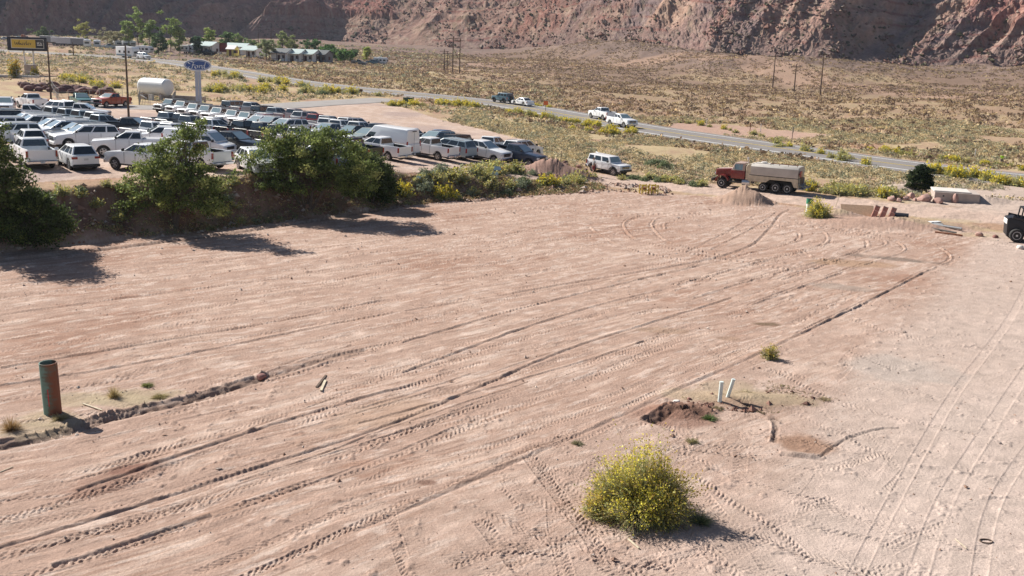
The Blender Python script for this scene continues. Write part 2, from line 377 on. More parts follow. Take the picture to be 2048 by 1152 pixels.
    for i in range(85):          # faint passes along the graded pad
        u_, v_ = rt.uniform(-40, 1500), rt.uniform(430, 1150)
        x, y = gz(u_, v_)
        if x > np.interp(y, [p[1] for p in e1], [p[0] for p in e1])-1.5 or y > footy(x)-2: continue
        a = math.radians(np.interp(v_, [430, 700, 1100], [36, 42, 49]))+rt.normal(0, .035); P_ = arc_pts(x, y, a, rt.normal(0, .006), rt.uniform(5, 16)); P_ = [p for p in P_ if p[1] < footy(p[0])-1 and p[0] < np.interp(p[1], [q[1] for q in e1], [q[0] for q in e1])-.5]
        if len(P_) < 3: continue
        if rt.uniform() < .6: stamp(P_, rt.uniform(.15, .24), tread(rt.uniform(.008, .022), rt.uniform(.16, .22), rt.uniform(0, 9), rt.choice([-1, 1])*.9), 3, True)
        else: stamp(P_, rt.uniform(.06, .14), ridge(rt.uniform(.015, .035), i % 9), 3, True)
    stamp([(1640,915),(1680,885),(1720,868),(1760,858),(1800,856)], .14, cutf(.05, 8, -.2))
    stamp([(1548,885),(1552,850),(1540,838)], .18, cutf(.07, 9, -.4)); stamp([(1570,845),(1500,815),(1440,790)], .25, cutf(.10, 10, -.35))
    stamp([(1300,845),(1360,820),(1420,835)], .5, cutf(.16, 11, -.45)); stamp([(1560,905),(1650,915)], .3, ridge(.08, 5))
    for i in range(9):
        x0 = 1720+i*34; (stamp([(x0-110+i*9, 1180), (x0, 1000), (x0+105+i*4, 800)]+([(x0+230, 640), (x0+290,520)] if i % 3 else []), .2+.05*(i % 2), smooth(.0025+.003*(i % 3))) if i not in (1, 4, 7) else None)
    for i, P in enumerate([[(1200,378),(1400,392),(1600,408),(1760,425)], [(1200,372),(1400,384),(1600,400),(1900,420),(2048,430)], [(1650,425),(1900,470),(2048,500)], [(1700,405),(2048,415)]]):
        stamp(P, .4, smooth(.02))
    # cut edge at the foot of the bank
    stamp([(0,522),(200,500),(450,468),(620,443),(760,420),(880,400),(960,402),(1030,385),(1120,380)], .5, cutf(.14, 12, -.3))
    h *= nearm
    # small heaps and piles (one sheet with the ground)
    def heap(u, v, r, ht, el=1., seed=0, z=0.):
        nonlocal Z
        px, py = gz(u, v, z); dd = np.hypot((X-px)/el, Y-py)/r
        m = dd < 1.6
        n = fbm(X[m]/.42, Y[m]/.42, 80+seed, 5, .72)
        Z[m] += ht*np.clip(1-dd[m]*(.75+.5*n), 0, 1)**1.15*(.65+.75*n)
        return dd
    hp = heap(1488, 402, 2.7, 1.35, 1.0, 1)
    hq = heap(1515, 408, 1.5, .5, 1.0, 9)
    hm = heap(1112, 340, 2.2, 1.15, 1.25, 2, .8); hm2 = heap(1080, 336, 2.2, .8, 1.5, 3, .9); hm3 = heap(1160, 350, 1.8, .9, 1.4, 4, .5)
    hw = heap(1790, 448, 3.0, .55, 2.4, 5); hw2 = heap(1680, 432, 1.6, .6, 1.6, 6)
    hb1 = heap(1365, 822, .9, .28, 1.6, 7); hb2 = heap(1500, 800, 1.1, .2, 2.4, 8); hc = heap(1960,372,3,.0,1,1)
    hs = heap(1960, 405, 2.4, .5, 1.3, 10); hs = heap(1810, 385, 2.2, .7, 1.6, 11)
    hump = heap(523, 752, .32, .2, 1, 12)
    Z = Z+h
    # --- colour: what the soil itself is
    col = np.zeros((nr, nc, 3)); n1 = fbm(X/6, Y/6, 20, 4); n2 = fbm(X/1.3, Y/1.3, 21, 4); n3 = fbm(u/5, w2/.7, 22, 4); nb = fbm(X/25, Y/25, 23, 3)
    def mixc(base, c, k):
        k = np.clip(k, 0, 1)[..., None]; return base*(1-k)+np.array(c)*k
    n4 = fbm(u/1.6, w2/.35, 28, 4, .6)
    field = mixc(mixc(np.broadcast_to(np.array([.385,.262,.205]), col.shape), (.49,.36,.29), sst(.45, .66, n3*.3+n4*.5+n2*.2)), (.30,.175,.125), sst(.52, .68, n1*.5+n4*.5)*.8)
    field = mixc(field, (.57,.45,.38), sst(.56, .70, fbm(u/1.1, w2/.28, 26, 6, .68))*.65); field = mixc(field, (.29,.18,.13), sst(.60, .74, fbm(u/2.5, w2/.12, 34, 5, .6))*.6)
    gr = mixc(mixc(np.broadcast_to(np.array([.44,.31,.25]), col.shape), (.40,.30,.245), sst(.4, .7, nb)), (.50,.37,.305), sst(.45, .7, n2))
    scrub = mixc(mixc(np.broadcast_to(np.array([.37,.255,.17]), col.shape), (.42,.325,.195), sst(.42, .56, fbm(X/4, Y/6, 24, 4, .6))), (.34,.205,.145), sst(.56, .68, fbm(X/7+9, Y/12, 25, 4, .6))*.8)
    farm = sst(300, 430, D); scrub = mixc(scrub, (.185,.125,.105), sst(.32, .58, fbm(X/40, Y/50, 27, 4)*.8+.2*sst(300, 480, D))*sst(220, 380, D)*.95); scrub = mixc(scrub, (.25,.17,.115), sst(150, 230, D)*sst(-25, 10, X)*.5)
    lot = mixc(mixc(np.broadcast_to(np.array([.44,.32,.255]), col.shape), (.50,.385,.32), sst(.4, .7, n2)), (.36,.27,.235), sst(.5, .75, n1))
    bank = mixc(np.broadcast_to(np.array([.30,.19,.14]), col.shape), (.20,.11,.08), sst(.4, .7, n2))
    col[:] = field
    col = mixc(col, (0, 0, 0), 0); a3 = lambda k: np.clip(k, 0, 1)[..., None]
    rg = a3(sst(-.2, 1.2, X-rx)); mid = field*.7+gr*.3; edge = a3(sst(2, 14, X-rx-1+(n1-.5)*10)); rr = mid*(1-edge)+(gr*(1+.10*edge)+np.array([0,.012,.02])*edge)*edge
    col = col*(1-rg)+rr*rg
    # beyond the foot of the bank
    up = a3(sst(-.4, .8, S)); LOT = [(-62,60),(-36,62),(-27,69.5),(-19,74),(-10,80),(-2,85),(7,92),(8,100),(3,112),(1,128),(-4,142),(-13,160),(-19,176),(-26,188),(-33,176),(-38,164),(-45,156),(-60,146),(-75,150),(-110,160),(-130,60)]
    def inside(P):
        c = np.zeros(X.shape, bool)
        for (ax, ay), (bx, by) in zip(P, P[1:]+P[:1]):
            if ay == by: continue
            c ^= ((ay > Y) != (by > Y)) & (X < (bx-ax)*(Y-ay)/(by-ay)+ax)
        return c
    sel = (S > -1) & (D < 260); il = np.zeros(X.shape); il[sel] = inside(LOT)[sel]
    base = scrub*(1-a3(il))+lot*a3(il)
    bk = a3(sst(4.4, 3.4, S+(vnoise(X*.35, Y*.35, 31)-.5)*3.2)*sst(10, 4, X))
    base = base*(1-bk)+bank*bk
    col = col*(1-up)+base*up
    dd, _, _ = ptl(X[sel], Y[sel], DR); k = np.zeros(X.shape); k[sel] = sst(3.9, 2.9, dd+(n2[sel]-.5)*1.5)
    dirt = mixc(np.broadcast_to(np.array([.50,.37,.30]), col.shape), (.43,.32,.26), sst(.4, .7, n3)); col = col*(1-a3(k))+dirt*a3(k)
    # pull-off at far right, shoulders, track beyond the road
    far = (D > 60) & (D < 700); k = np.zeros(X.shape); dh, _, sd = ptl(X[far], Y[far], HW[::2]); k[far] = sst(8.5, 6.6, dh+(n2[far]-.5)*2)
    col = mixc(col, (.36,.255,.215), k*.8)
    p = gz(2060, 400); k = sst(13, 9, np.hypot((X-p[0])*.8, (Y-p[1])*1.0)+(n2-.5)*3); col = mixc(col, (.46,.36,.30), k*up[..., 0])
    kz = sst(95, 125, -(mtn_base(np.degrees(AA))-np.hypot(X, Y))+170+(n1-.5)*50)*sst(-9, -5, np.degrees(AA)); col = mixc(col, (.175,.125,.105), kz*.85); col = mixc(col, (.27,.19,.15), kz*sst(.5, .7, fbm(X/12, Y/12, 29, 4))*.6)
    tl = [gz(u_, v_, z_) for u_, v_, z_ in ((980,133,1),(1150,137,1),(1350,143,1),(1500,153,1),(1700,168,2),(1900,178,3),(2048,184,4),(2200,190,5))]
    ff = D > 250; k = np.zeros(X.shape); dt, _, _ = ptl(X[ff], Y[ff], tl); k[ff] = sst(13, 9, dt+(n1[ff]-.5)*8); col = mixc(col, (.34,.225,.165), k*.8)
    tp = [(23,165),(30,158),(40,152),(48,158),(36,172),(26,176)]; k = np.zeros(X.shape); k[far] = inside(tp)[far]*1.; col = mixc(col, (.40,.26,.21), k*.8)
    # heaps, freshly turned soil
    for dd_, c in ((hp, (.33,.225,.17)), (hm, (.20,.115,.095)), (hm2, (.34,.215,.17)), (hm3, (.30,.19,.15)), (hb1, (.25,.14,.10)), (hb2, (.30,.2,.14)), (hw, (.37,.245,.19)), (hw2, (.33,.23,.18))):
        col = mixc(col, c, sst(1.15, .7, dd_+(n2-.5)*.5)*.85)
    lane = [gz(*q_) for q_ in ((1790,1260),(1810,1152),(1860,900),(1950,660),(2020,545),(2080,480))]; ln = D < 110; k = np.zeros(X.shape); dl, _, _ = ptl(X[ln], Y[ln], lane); k[ln] = sst(4.6, 2.4, dl+(n1[ln]-.5)*2.5)*(1-sst(-.5, .5, S[ln])); col = mixc(col, (.48,.385,.33), k*.6)
    def patch(u_, v_, r, el, c, k_=.8, ang=0.):
        px, py = gz(u_, v_); ax = (X-px)*math.cos(ang)+(Y-py)*math.sin(ang); ay = -(X-px)*math.sin(ang)+(Y-py)*math.cos(ang)
        return mixc(col, c, sst(1.1, .6, np.hypot(ax/el, ay)/r+(n2-.5)*.9)*k_)
    col = patch(1605, 885, 1.1, 1.3, (.28,.165,.11), .85, -.3)
    col = patch(1790, 518, .8, 3.6, (.17,.135,.11), .75, -.35); col = patch(1690, 575, .8, 2.4, (.30,.24,.2), .6, -.3); col = patch(1530, 648, .45, 1.8, (.17,.115,.075), .9)
    col = patch(1700, 527, 1.3, 2.6, (.33,.21,.13), .6); col = patch(1320, 660, .6, 2.2, (.30,.20,.14), .7); col = patch(1456, 677, .4, 1.6, (.32,.21,.15), .8)
    col = patch(855, 965, .25, 1.5, (.2,.12,.09), .9); col = patch(1810, 740, 2.2, 1.3, (.39,.335,.295), .55); col = patch(1350, 835, 1.2, 1.5, (.24,.135,.10), .7)
    col = patch(760, 830, 1.2, 2.5, (.36,.24,.17), .5, .8); col = patch(230, 960, .8, 2, (.27,.16,.12), .7, .8); col = patch(255,940,.35,1.8,(.22,.12,.09),.9,.8)
    for u_, v_ in ((60,860),(230,800),(300,790),(170,800),(110,838)): col = patch(u_, v_, .9, 1.5, (.36,.29,.19), .6)
    for u_, v_ in ((1450,775),(1520,790),(1380,790),(1560,800)): col = patch(u_, v_, .9, 1.8, (.36,.28,.19), .6)
    for u_, v_ in ((1650,430),(1900,440),(1960,470),(1850,450)): col = patch(u_, v_, 1.2, 2, (.40,.32,.2), .5)
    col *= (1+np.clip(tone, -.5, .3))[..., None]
    V = np.stack([X, Y, Z], -1).reshape(-1, 3)
    idx = np.arange(nr*nc).reshape(nr, nc)
    Fq = np.stack([idx[:-1, :-1], idx[:-1, 1:], idx[1:, 1:], idx[1:, :-1]], -1).reshape(-1, 4)
    m = attr_mat('soil', .97, 1.4, .15, .8, .05, 10., .08, 13.)
    o = mesh_np('ground', V, Fq, m, cols=col.reshape(-1, 3), smooth=True)
    tag(o, kind='structure')
build_ground()

# ================================================================ MOUNTAINS
def build_mountain():
    a = np.r_[np.linspace(-80, -31, 60), np.linspace(-30.5, 30.5, 1250), np.linspace(31, 80, 60)]
    s = np.r_[np.linspace(-60, -12, 14), np.arange(-10, 120, .55), np.linspace(122, 420, 40)]
    S, A = np.meshgrid(s, a, indexing='ij'); B = mtn_base(A); AR = np.radians(A)
    T = AR*650       # distance along the face
    wig = (fbm(T/150+4, S/200, 101, 3)-.5)*60
    # spurs and gullies: offsets of the face towards the viewer
    def rdg(x): return 1-np.abs(2*x-1)
    left = sst(-6, -13, A)
    slant = T-S*(.6+.15*left)
    spur = rdg(fbm(slant/(150-50*left)+1.7, S/900, 103, 2))
    sp2 = rdg(fbm(slant/48+S*.004, S/260, 105, 3)); sp3 = rdg(fbm(slant/15, S/90, 107, 3))
    gate = sst(-5, 24, S)
    D = B+S+wig*.5*(1-sst(0, 80, S)*.5)
    Zr = np.clip(S, 0, None)
    z = Zr*(.60-.12*left+.14*(vnoise(T/90, S/500, 109)-.5))
    z = z+gate*(spur-.62)*(5+28*left)+gate*(sp2**1.6-.5)*(9+15*left)+gate*(sp3**1.4-.5)*(4.5+4*left)
    z += ((fbm(T/7, S/9, 111, 4, .6)-.5)*2.4+(fbm(T/1.7, S/1.7, 112, 3, .6)-.5)*1.7)*(.3+.9*sst(.42, .58, fbm(slant/38, S/55, 114, 3)))*sst(-15, 10, S)
    bl = fbm(T/3.2, S/3.2, 113, 2); z += np.clip(bl-.66, 0, 1)*9*sst(0, 15, S)*sst(.35, .6, fbm(T/40, S/40, 115))
    # ledges of harder rock
    led = z/9+.5*fbm(T/60, S/60, 117, 2); fr = led-np.floor(led); z += 2.6*(sst(0, .35, fr)-fr)*sst(8, 25, z)*(.4+.9*vnoise(T/70, S/70, 119))
    lip = sst(16, 19, z)*sst(32, 26, z)*sst(.5, .62, vnoise(T/75+.4, S*0, 121))*3.2; z += lip
    base_z = terrain((D*np.sin(AR)).ravel(), (D*np.cos(AR)).ravel()).reshape(D.shape) 
    bz = base_z[np.searchsorted(s, 0)][None, :]
    Z = np.where(S < 0, base_z-.6+.6*sst(-12, 0, S), bz+z)
    Z = np.where(S < -10, base_z-1.5, Z)
    X = D*np.sin(AR); Y = D*np.cos(AR)
    n = fbm(T/28, S/28, 131, 4); n2 = fbm(T/7, S/7, 132, 4); n3 = fbm(slant/18, S/160, 133, 3)
    col = np.zeros(X.shape+(3,)); col[:] = (.205,.135,.112)
    def mixc(c, k): return col*(1-np.clip(k, 0, 1)[..., None])+np.array(c)*np.clip(k, 0, 1)[..., None]
    col = mixc((.27,.19,.145), sst(.45, .7, n)*.8); col = mixc((.215,.10,.08), sst(.55, .72, n3)*.6); col = mixc((.125,.098,.10), sst(.48, .66, fbm(slant/24+7, S/110, 135, 3))*.85)
    col = mixc((.30,.225,.175), sst(.6, .75, n2)*.6); col = mixc((.12,.105,.07), sst(.60, .72, fbm(T/4, S/4, 136, 3))*.5)
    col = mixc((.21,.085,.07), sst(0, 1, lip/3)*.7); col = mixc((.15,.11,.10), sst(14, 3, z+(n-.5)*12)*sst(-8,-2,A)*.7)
    col = mixc((.20,.14,.13), left*.5); col = col*(1.12+.30*sst(3, 9, A))[..., None]*np.array([1.05, .99, .96])  # colour brightened on the right-hand slopes to fill their dark shade
    bnd = z/5.5+1.2*fbm(T/50, S/50, 137, 2); bf = bnd-np.floor(bnd); col = mixc((.19,.075,.06), sst(.72, .8, bf)*sst(1., .92, bf)*sst(.45, .6, fbm(T/35, S/20, 138, 3))*.6)
    col = mixc((.33,.25,.20), sst(.60, .72, fbm(T/2.2, S/2.2, 139, 2))*.45)
    V = np.stack([X, Y, Z], -1).reshape(-1, 3); nr, nc = X.shape; idx = np.arange(nr*nc).reshape(nr, nc)
    Fq = np.stack([idx[:-1, :-1], idx[:-1, 1:], idx[1:, 1:], idx[1:, :-1]], -1).reshape(-1, 4)
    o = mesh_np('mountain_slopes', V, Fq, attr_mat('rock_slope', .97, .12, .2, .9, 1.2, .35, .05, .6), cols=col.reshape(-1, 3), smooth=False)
    tag(o, kind='structure')
    return a, s, X, Y, Z
MG = build_mountain()

# ================================================================ ROADS
def ribbon(name, P, w0, w1, m, dz, step=3.):
    """strip following the terrain between offsets w0..w1 from the line P"""
    P = np.array(catmull(P, 3)); seg = np.r_[0, np.cumsum(np.hypot(*np.diff(P, axis=0).T))]
    t = np.arange(0, seg[-1], step); x = np.interp(t, seg, P[:, 0]); y = np.interp(t, seg, P[:, 1])
    dx = np.gradient(x); dy = np.gradient(y); l = np.hypot(dx, dy); nx, ny = dy/l, -dx/l
    return x, y, nx, ny
def road(name, P, half, m, lift=.06):
    x, y, nx, ny = ribbon(name, P, 0, 0, None, 0, 2.)
    zc = terrain(x, y); k = np.ones(9)/9; zs = np.convolve(np.r_[np.full(4, zc[0]), zc, np.full(4, zc[-1])], k, 'valid')+lift
    offs = np.linspace(-half, half, 7); rings = []
    for o_ in offs: rings.append(np.stack([x+nx*o_, y+ny*o_, zs+.05*(1-(o_/half)**2)], -1))
    # skirts down to the ground
    lo = np.stack([x-nx*(half+1.2), y-ny*(half+1.2), zs-.7], -1); hi = np.stack([x+nx*(half+1.2), y+ny*(half+1.2), zs-.7], -1)
    G = np.stack([lo]+rings+[hi], 0); a, b, _ = G.shape; idx = np.arange(a*b).reshape(a, b)
    Fq = np.stack([idx[:-1, :-1], idx[1:, :-1], idx[1:, 1:], idx[:-1, 1:]], -1).reshape(-1, 4)
    o = mesh_np(name, G.reshape(-1, 3), Fq, m, smooth=False); tag(o, kind='structure'); return x, y, nx, ny, zs
def marking(name, rd, off, w, m, half, dash=None, lift=.012):
    x, y, nx, ny, zs = rd; mb = MB()
    for i in range(len(x)-1):
        if dash and (i % (dash[0]+dash[1])) >= dash[0]: continue
        q = []
        for j in (i, i+1):
            for o_ in (off-w/2, off+w/2): q.append((x[j]+nx[j]*o_, y[j]+ny[j]*o_, zs[j]+.05*(1-(o_/half)**2)+lift))
        mb.add(q, [(0, 1, 3, 2)])
    o = mb.build(name, m); tag(o, kind='structure')
asph = mat('asphalt', (.225,.205,.195), .9, noise=.10, nscale=.6, bump=.2, bscale=20, spec=.2)
asph2 = mat('asphalt_side', (.30,.275,.26), .92, noise=.10, nscale=.5, bump=.2, bscale=20, spec=.2)
wpaint = mat('road_paint_white', (.78,.78,.76), .7); ypaint = mat('road_paint_yellow', (.62,.45,.10), .7)
hw = road('highway', HW, 6.0, asph, .12)
marking('road_marking', hw, -4.1, .28, wpaint, 6.0); marking('road_marking', hw, 4.1, .28, wpaint, 6.0)
marking('road_marking', hw, .18, .16, ypaint, 6.0); marking('road_marking', hw, -.18, .16, ypaint, 6.0)
sr = road('side_road', SR, 4.2, asph2, .05)

# ================================================================ VEGETATION
def leaf_mat(name, trans=.35, amt=.2):
    m = attr_mat(name, .7, 2.5, amt, spec=.25); nt = m.node_tree; b = nt.nodes['Principled BSDF']; out = nt.nodes['Material Output']
    t = nt.nodes.new('ShaderNodeBsdfTranslucent'); mx = nt.nodes.new('ShaderNodeMixShader'); mx.inputs[0].default_value = trans
    src = b.inputs['Base Color'].links[0].from_socket
    nt.links.new(src, t.inputs[0]); nt.links.new(b.outputs[0], mx.inputs[1]); nt.links.new(t.outputs[0], mx.inputs[2]); nt.links.new(mx.outputs[0], out.inputs['Surface'])
    return m
LEAF = leaf_mat('foliage'); DRY = leaf_mat('dry_foliage', .25)
BARK = mat('bark', (.13,.095,.07), .95, noise=.3, nscale=9, bump=.6, bscale=25)
def rdir(n, r):
    v = r.normal(size=(n, 3)); return v/np.linalg.norm(v, axis=1, keepdims=True)
def leaves(P, size, col, r, jit=.12, asp=.55):
    n = len(P); size = np.broadcast_to(np.asarray(size, float), (n,)); a = rdir(n, r); b = np.cross(a, rdir(n, r)); b /= np.linalg.norm(b, axis=1, keepdims=True)
    s = (size*r.uniform(.6, 1.3, n))[:, None]; V = np.stack([P-a*s, P+b*s*asp, P+a*s, P-b*s*asp], 1).reshape(-1, 3)
    c = np.broadcast_to(np.asarray(col, float), (n, 3))*(1+r.normal(0, jit, (n, 1))); c = np.clip(np.repeat(c, 4, 0), .004, 1)
    return V, np.arange(4*n).reshape(n, 4), c
def blades(P, T, w, col, r, jit=.12, tipc=None):
    """narrow quads from roots P to tips T"""
    n = len(P); d = T-P; s = np.cross(d, rdir(n, r)); s /= np.linalg.norm(s, axis=1, keepdims=True)+1e-9
    w = np.broadcast_to(np.asarray(w, float), (n,))[:, None]
    V = np.stack([P-s*w, P+s*w, T+s*w*.35, T-s*w*.35], 1).reshape(-1, 3)
    c0 = np.broadcast_to(np.asarray(col, float), (n, 3))*(1+r.normal(0, jit, (n, 1))); c1 = c0 if tipc is None else np.broadcast_to(np.asarray(tipc, float), (n, 3))
    c = np.stack([c0, c0, c1, c1], 1).reshape(-1, 3)
    return V, np.arange(4*n).reshape(n, 4), np.clip(c, .004, 1)
def merge(L):
    o = 0; Vs, Fs, Cs = [], [], []
    for V, Fq, c in L: Vs.append(V); Fs.append(Fq+o); Cs.append(c); o += len(V)
    return np.concatenate(Vs), np.concatenate(Fs), np.concatenate(Cs)
def dome(n, R_, Hh, r, lo=.55, flat=1.):
    d = rdir(n, r); d[:, 2] = np.abs(d[:, 2])**flat; k = r.uniform(lo, 1, n)**.6
    lump = .78+.3*np.sin(d[:, 0]*4+r.uniform(0, 6))*np.cos(d[:, 1]*5+r.uniform(0, 6))+.12*r.normal(size=n)
    return d*(k*lump)[:, None]*np.array([R_, R_, Hh])
def rabbit_mesh(R_, Hh, ns, nf, seed, green=(.30,.32,.13), yel=(.72,.60,.07), fs=.05, fl=.9, bw=.008, dryf=.25):
    r = np.random.default_rng(seed); T = dome(ns, R_, Hh, r, .7)*(1+np.abs(.11*r.normal(size=(ns, 1)))); P = T*np.array([.12, .12, 0])+r.normal(0, .05*R_, (ns, 3))*np.array([1, 1, 0])
    mid = P+(T-P)*.55+np.array([0, 0, .12*Hh])
    gc = np.array(green)*np.ones((ns, 1)); dm = r.uniform(size=ns) < dryf; gc[dm] = (.58,.48,.30)
    L = [blades(P, mid, bw*1.5, gc*.8, r), blades(mid, T, bw, gc, r)]
    k = r.integers(0, ns, nf); up = T[k, 2]/Hh; keep = r.uniform(size=nf) < fl*(.1+1.15*up**1.3)
    k = k[keep]; q = T[k]*(1+.05*r.normal(size=(len(k), 1)))+r.normal(0, fs*.8, (len(k), 3)); patch_ = np.sin(q[:, 0]*7/R_+seed)*np.cos(q[:, 1]*6.3/R_+1.3*seed)+q[:, 2]/Hh*.5
    yc = np.array(yel)*np.ones((len(k), 1)); yc[patch_ < -.15] = np.array(green)*1.35; yc[r.uniform(size=len(k)) < .12] = (.48,.32,.10)
    L.append(leaves(q, fs, yc, r, .18, .8)); lf = T[r.integers(0, ns, nf//2)]*r.uniform(.45, .95, (nf//2, 1)); L.append(leaves(lf, fs*1.1, np.array(green)*.85, r, .2, .35))
    return merge(L)
def mk(name, VFC, m, parent=None): return mesh_np(name, VFC[0], VFC[1], m, parent, VFC[2])

# ---- the big flowering bush in the foreground
def put(o, u, v, dz=0., rz=0., s=1.):
    x, y = on(u, v); o.location = (x, y, tz(x, y)+dz); o.rotation_euler = (0, 0, rz); o.scale = (s, s, s); return o
BL = []
for k_, (ox, oy, r_, h_) in enumerate([(0,0,1.3,1.95), (-.75,.1,.95,1.5), (.7,-.1,1.0,1.6), (-.2,-.65,1.05,1.05), (.55,-.6,.85,.95), (-1.15,-.35,.6,.6), (.1,.6,1.0,1.4)]):
    q_ = rabbit_mesh(r_, h_, int(1500*r_), int(4300*r_), 30+k_, fs=.03, bw=.006, dryf=.35, green=(.30,.31,.12), yel=[(.78,.68,.10), (.68,.58,.12), (.58,.45,.09)][k_ % 3]); q_[0][:, 0] += ox; q_[0][:, 1] += oy; BL.append(q_)
b = mk('rabbitbrush', merge(BL), LEAF)
put(b, 1278, 1022, 0, 0, 1.0); tag(b, 'big round rabbitbrush full of yellow flowers in the foreground', 'bush')
b = mk('rabbitbrush', rabbit_mesh(.42, .62, 700, 1300, 5, fs=.03, bw=.006, dryf=.5, yel=(.62,.50,.12)), LEAF)
put(b, 1540, 718); tag(b, 'small lone rabbitbrush at the edge of the graded field above the two white pipes', 'bush')
b = mk('rabbitbrush', rabbit_mesh(1.15, 1.35, 1800, 5200, 6, fs=.04, bw=.01, yel=(.75,.64,.08)), LEAF)
put(b, 1634, 435); tag(b, 'round yellow rabbitbrush in front of the white and green standpipe', 'bush')
# ---- dry grass tufts near
def tuft(R_, Hh, n, seed, col=(.47,.37,.20), w=.006):
    r = np.random.default_rng(seed); T = dome(n, R_, Hh, r, .6); P = T*np.array([.15, .15, 0]); return blades(P, T, w, col, r, .2)
for i, (u, v, R_, Hh, c, lb) in enumerate([(228,795,.36,.55,(.50,.40,.20),'straw coloured round grass tuft standing right of the upright steel pipe'), (22,860,.5,.6,(.40,.27,.13),'brown dry weed clump at the left edge of the photo'),
        (295,772,.35,.16,(.26,.27,.10),'low green weed patch beside the straw coloured tuft'), (1420,838,.42,.2,(.16,.22,.08),'small green weed patch below the two white pipes'),
        (1400,1045,.5,.4,(.20,.22,.11),'low grey green weed in the shadow of the big bush'), (1385,885,.35,.2,(.36,.32,.17),'pale weed just behind the big flowering bush'), (1155,888,.3,.15,(.30,.27,.16),'flat weed on the track left of the big flowering bush'),
        (1210,985,.55,.5,(.42,.34,.2),'dry stalks leaning out of the left side of the big bush'), (1490,790,.5,.22,(.42,.35,.2),'dry grass round the foot of the leaning white pipe'),
        (1435,820,.35,.18,(.36,.30,.18),'dry grass round the foot of the upright white pipe'), (120,838,.45,.22,(.40,.34,.19),'dry weeds round the foot of the upright steel pipe'), (320,795,.4,.2,(.40,.34,.17),'flattened straw to the right of the grass tufts'),
        (1530,805,.6,.18,(.42,.34,.2),'straw scattered to the right of the white pipes'), (1650,800,.4,.12,(.40,.32,.2),'thin dry weeds beyond the right end of the disturbed soil')]):
    o = mk('grass_tuft', tuft(R_, Hh, int(260+500*R_), 40+i, c), DRY); put(o, u, v); tag(o, lb, 'grass tuft')

# ---- trees
def tree_mesh(lobes, nleaf, lsize, seed, cols, cl=.5):
    r = np.random.default_rng(seed); L = []; vol = np.array([l[3]*l[4]*l[5] for l in lobes])**.67; pr = vol/vol.sum(); ncl = int(nleaf/85); cc = []
    for i in range(ncl):
        l = lobes[r.choice(len(lobes), p=pr)]; d = rdir(1, r)[0]; k = r.uniform(.35, 1.)**.5*(1+.12*r.normal())
        cc.append(np.array(l[:3])+d*k*np.array(l[3:6]))
    cc = np.array(cc); tone = r.uniform(0, 1, ncl)**1.3
    for i in range(ncl):
        n = int(85*r.uniform(.5, 1.5)); q = cc[i]+r.normal(0, 1, (n, 3))*np.array([cl, cl, cl*.6])*r.uniform(.4, .62)
        c = np.array(cols[0])*(1-tone[i])+np.array(cols[1])*tone[i]
        if r.uniform() < .1: c = np.array(cols[-1])
        L.append(leaves(q, lsize, c, r, .3, .6))
    return merge(L), cc
def trunk_mb(cc, h0, r0, stems, seed, nb=40):
    rr = random.Random(seed); mb = MB()
    for (sx, sy, tx, ty, th) in stems:
        p = Vector((sx, sy, -.3)); q = Vector((tx, ty, th)); m1 = p.lerp(q, .5)+Vector((rr.uniform(-.15, .15), rr.uniform(-.15, .15), 0))
        mb.tube(p, m1, r0, r0*.75, 7); mb.tube(m1, q, r0*.75, r0*.45, 7)
        near = sorted(range(len(cc)), key=lambda i: (cc[i][0]-tx)**2+(cc[i][1]-ty)**2)
        for i in [near[int(k)] for k in np.linspace(0, len(near)-1, nb)]:
            e = Vector(cc[i]); a = p.lerp(q, rr.uniform(.45, 1)); md = a.lerp(e, .5)+Vector((0, 0, rr.uniform(0, .4)))
            mb.tube(a, md, r0*.3, r0*.18, 5, False); mb.tube(md, e, r0*.18, .012, 4, False)
    return mb
def tree(name, label, u, v, lobes, nleaf, lsize, seed, cols, stems, r0=.12, cl=.5, nb=40, group=None, h0=0, dz=0., z=None, sc=1.):
    x, y = on(u, v) if z is None else tuple(gz(u, v, z))
    lobes = [tuple(q*sc for q in l) for l in lobes]
    t = thing(name, label, 'tree', (x, y, tz(x, y)+dz), 0, group)
    VFC, cc = tree_mesh(lobes, nleaf, lsize, seed, cols, cl); mk('crown', VFC, LEAF, t)
    trunk_mb(cc, h0, r0, stems, seed, nb).build('trunk', BARK, t); return t
G1 = ((.10,.135,.038), (.25,.30,.09), (.42,.43,.14))
tree('elm_tree', 'green elm tree with a thin top spire in front of the car lot', 350, 452,
     [(-1.4,0,2.6,2.2,2.0,1.5), (1.2,0,2.4,2.2,2.,1.6), (0,0,3.7,1.9,1.8,1.5), (.9,0,5.2,1.2,1.1,1.4), (1.4,.2,6.2,.7,.7,.8), (-2.6,0,1.6,1.2,1.3,.9), (2.6,0,1.4,1.0,1.2,1.0), (-.8,0,4.6,1.1,1.,.9)], 19000, .085, 11, G1,
     [(0,0,.2,0,3.4), (.1,.1,-.9,.1,3.0), (.05,0,1.2,.1,3.6)], .13)
tree('elm_tree', 'widest green elm tree with several stems, right of the spired one', 612, 415,
     [(-2.2,0,3.2,2.3,2.2,1.6), (0,0,4.2,2.4,2.2,1.5), (2.2,0,3.4,2.3,2.2,1.7), (3.6,0,2.3,1.9,1.9,1.5), (-3.0,0,2.0,1.5,1.7,1.2), (0,0,2.4,2.8,2.4,1.4), (-1.6,0,4.9,1.3,1.2,.9), (1.4,0,4.9,1.5,1.2,.8)], 30000, .09, 12, G1,
     [(0,0,-.9,0,3.2), (.2,0,.9,.1,3.4), (-.2,.1,-2.0,.2,2.8), (.3,.1,2.4,.1,2.8), (.1,.2,0,.3,3.8)], .13)
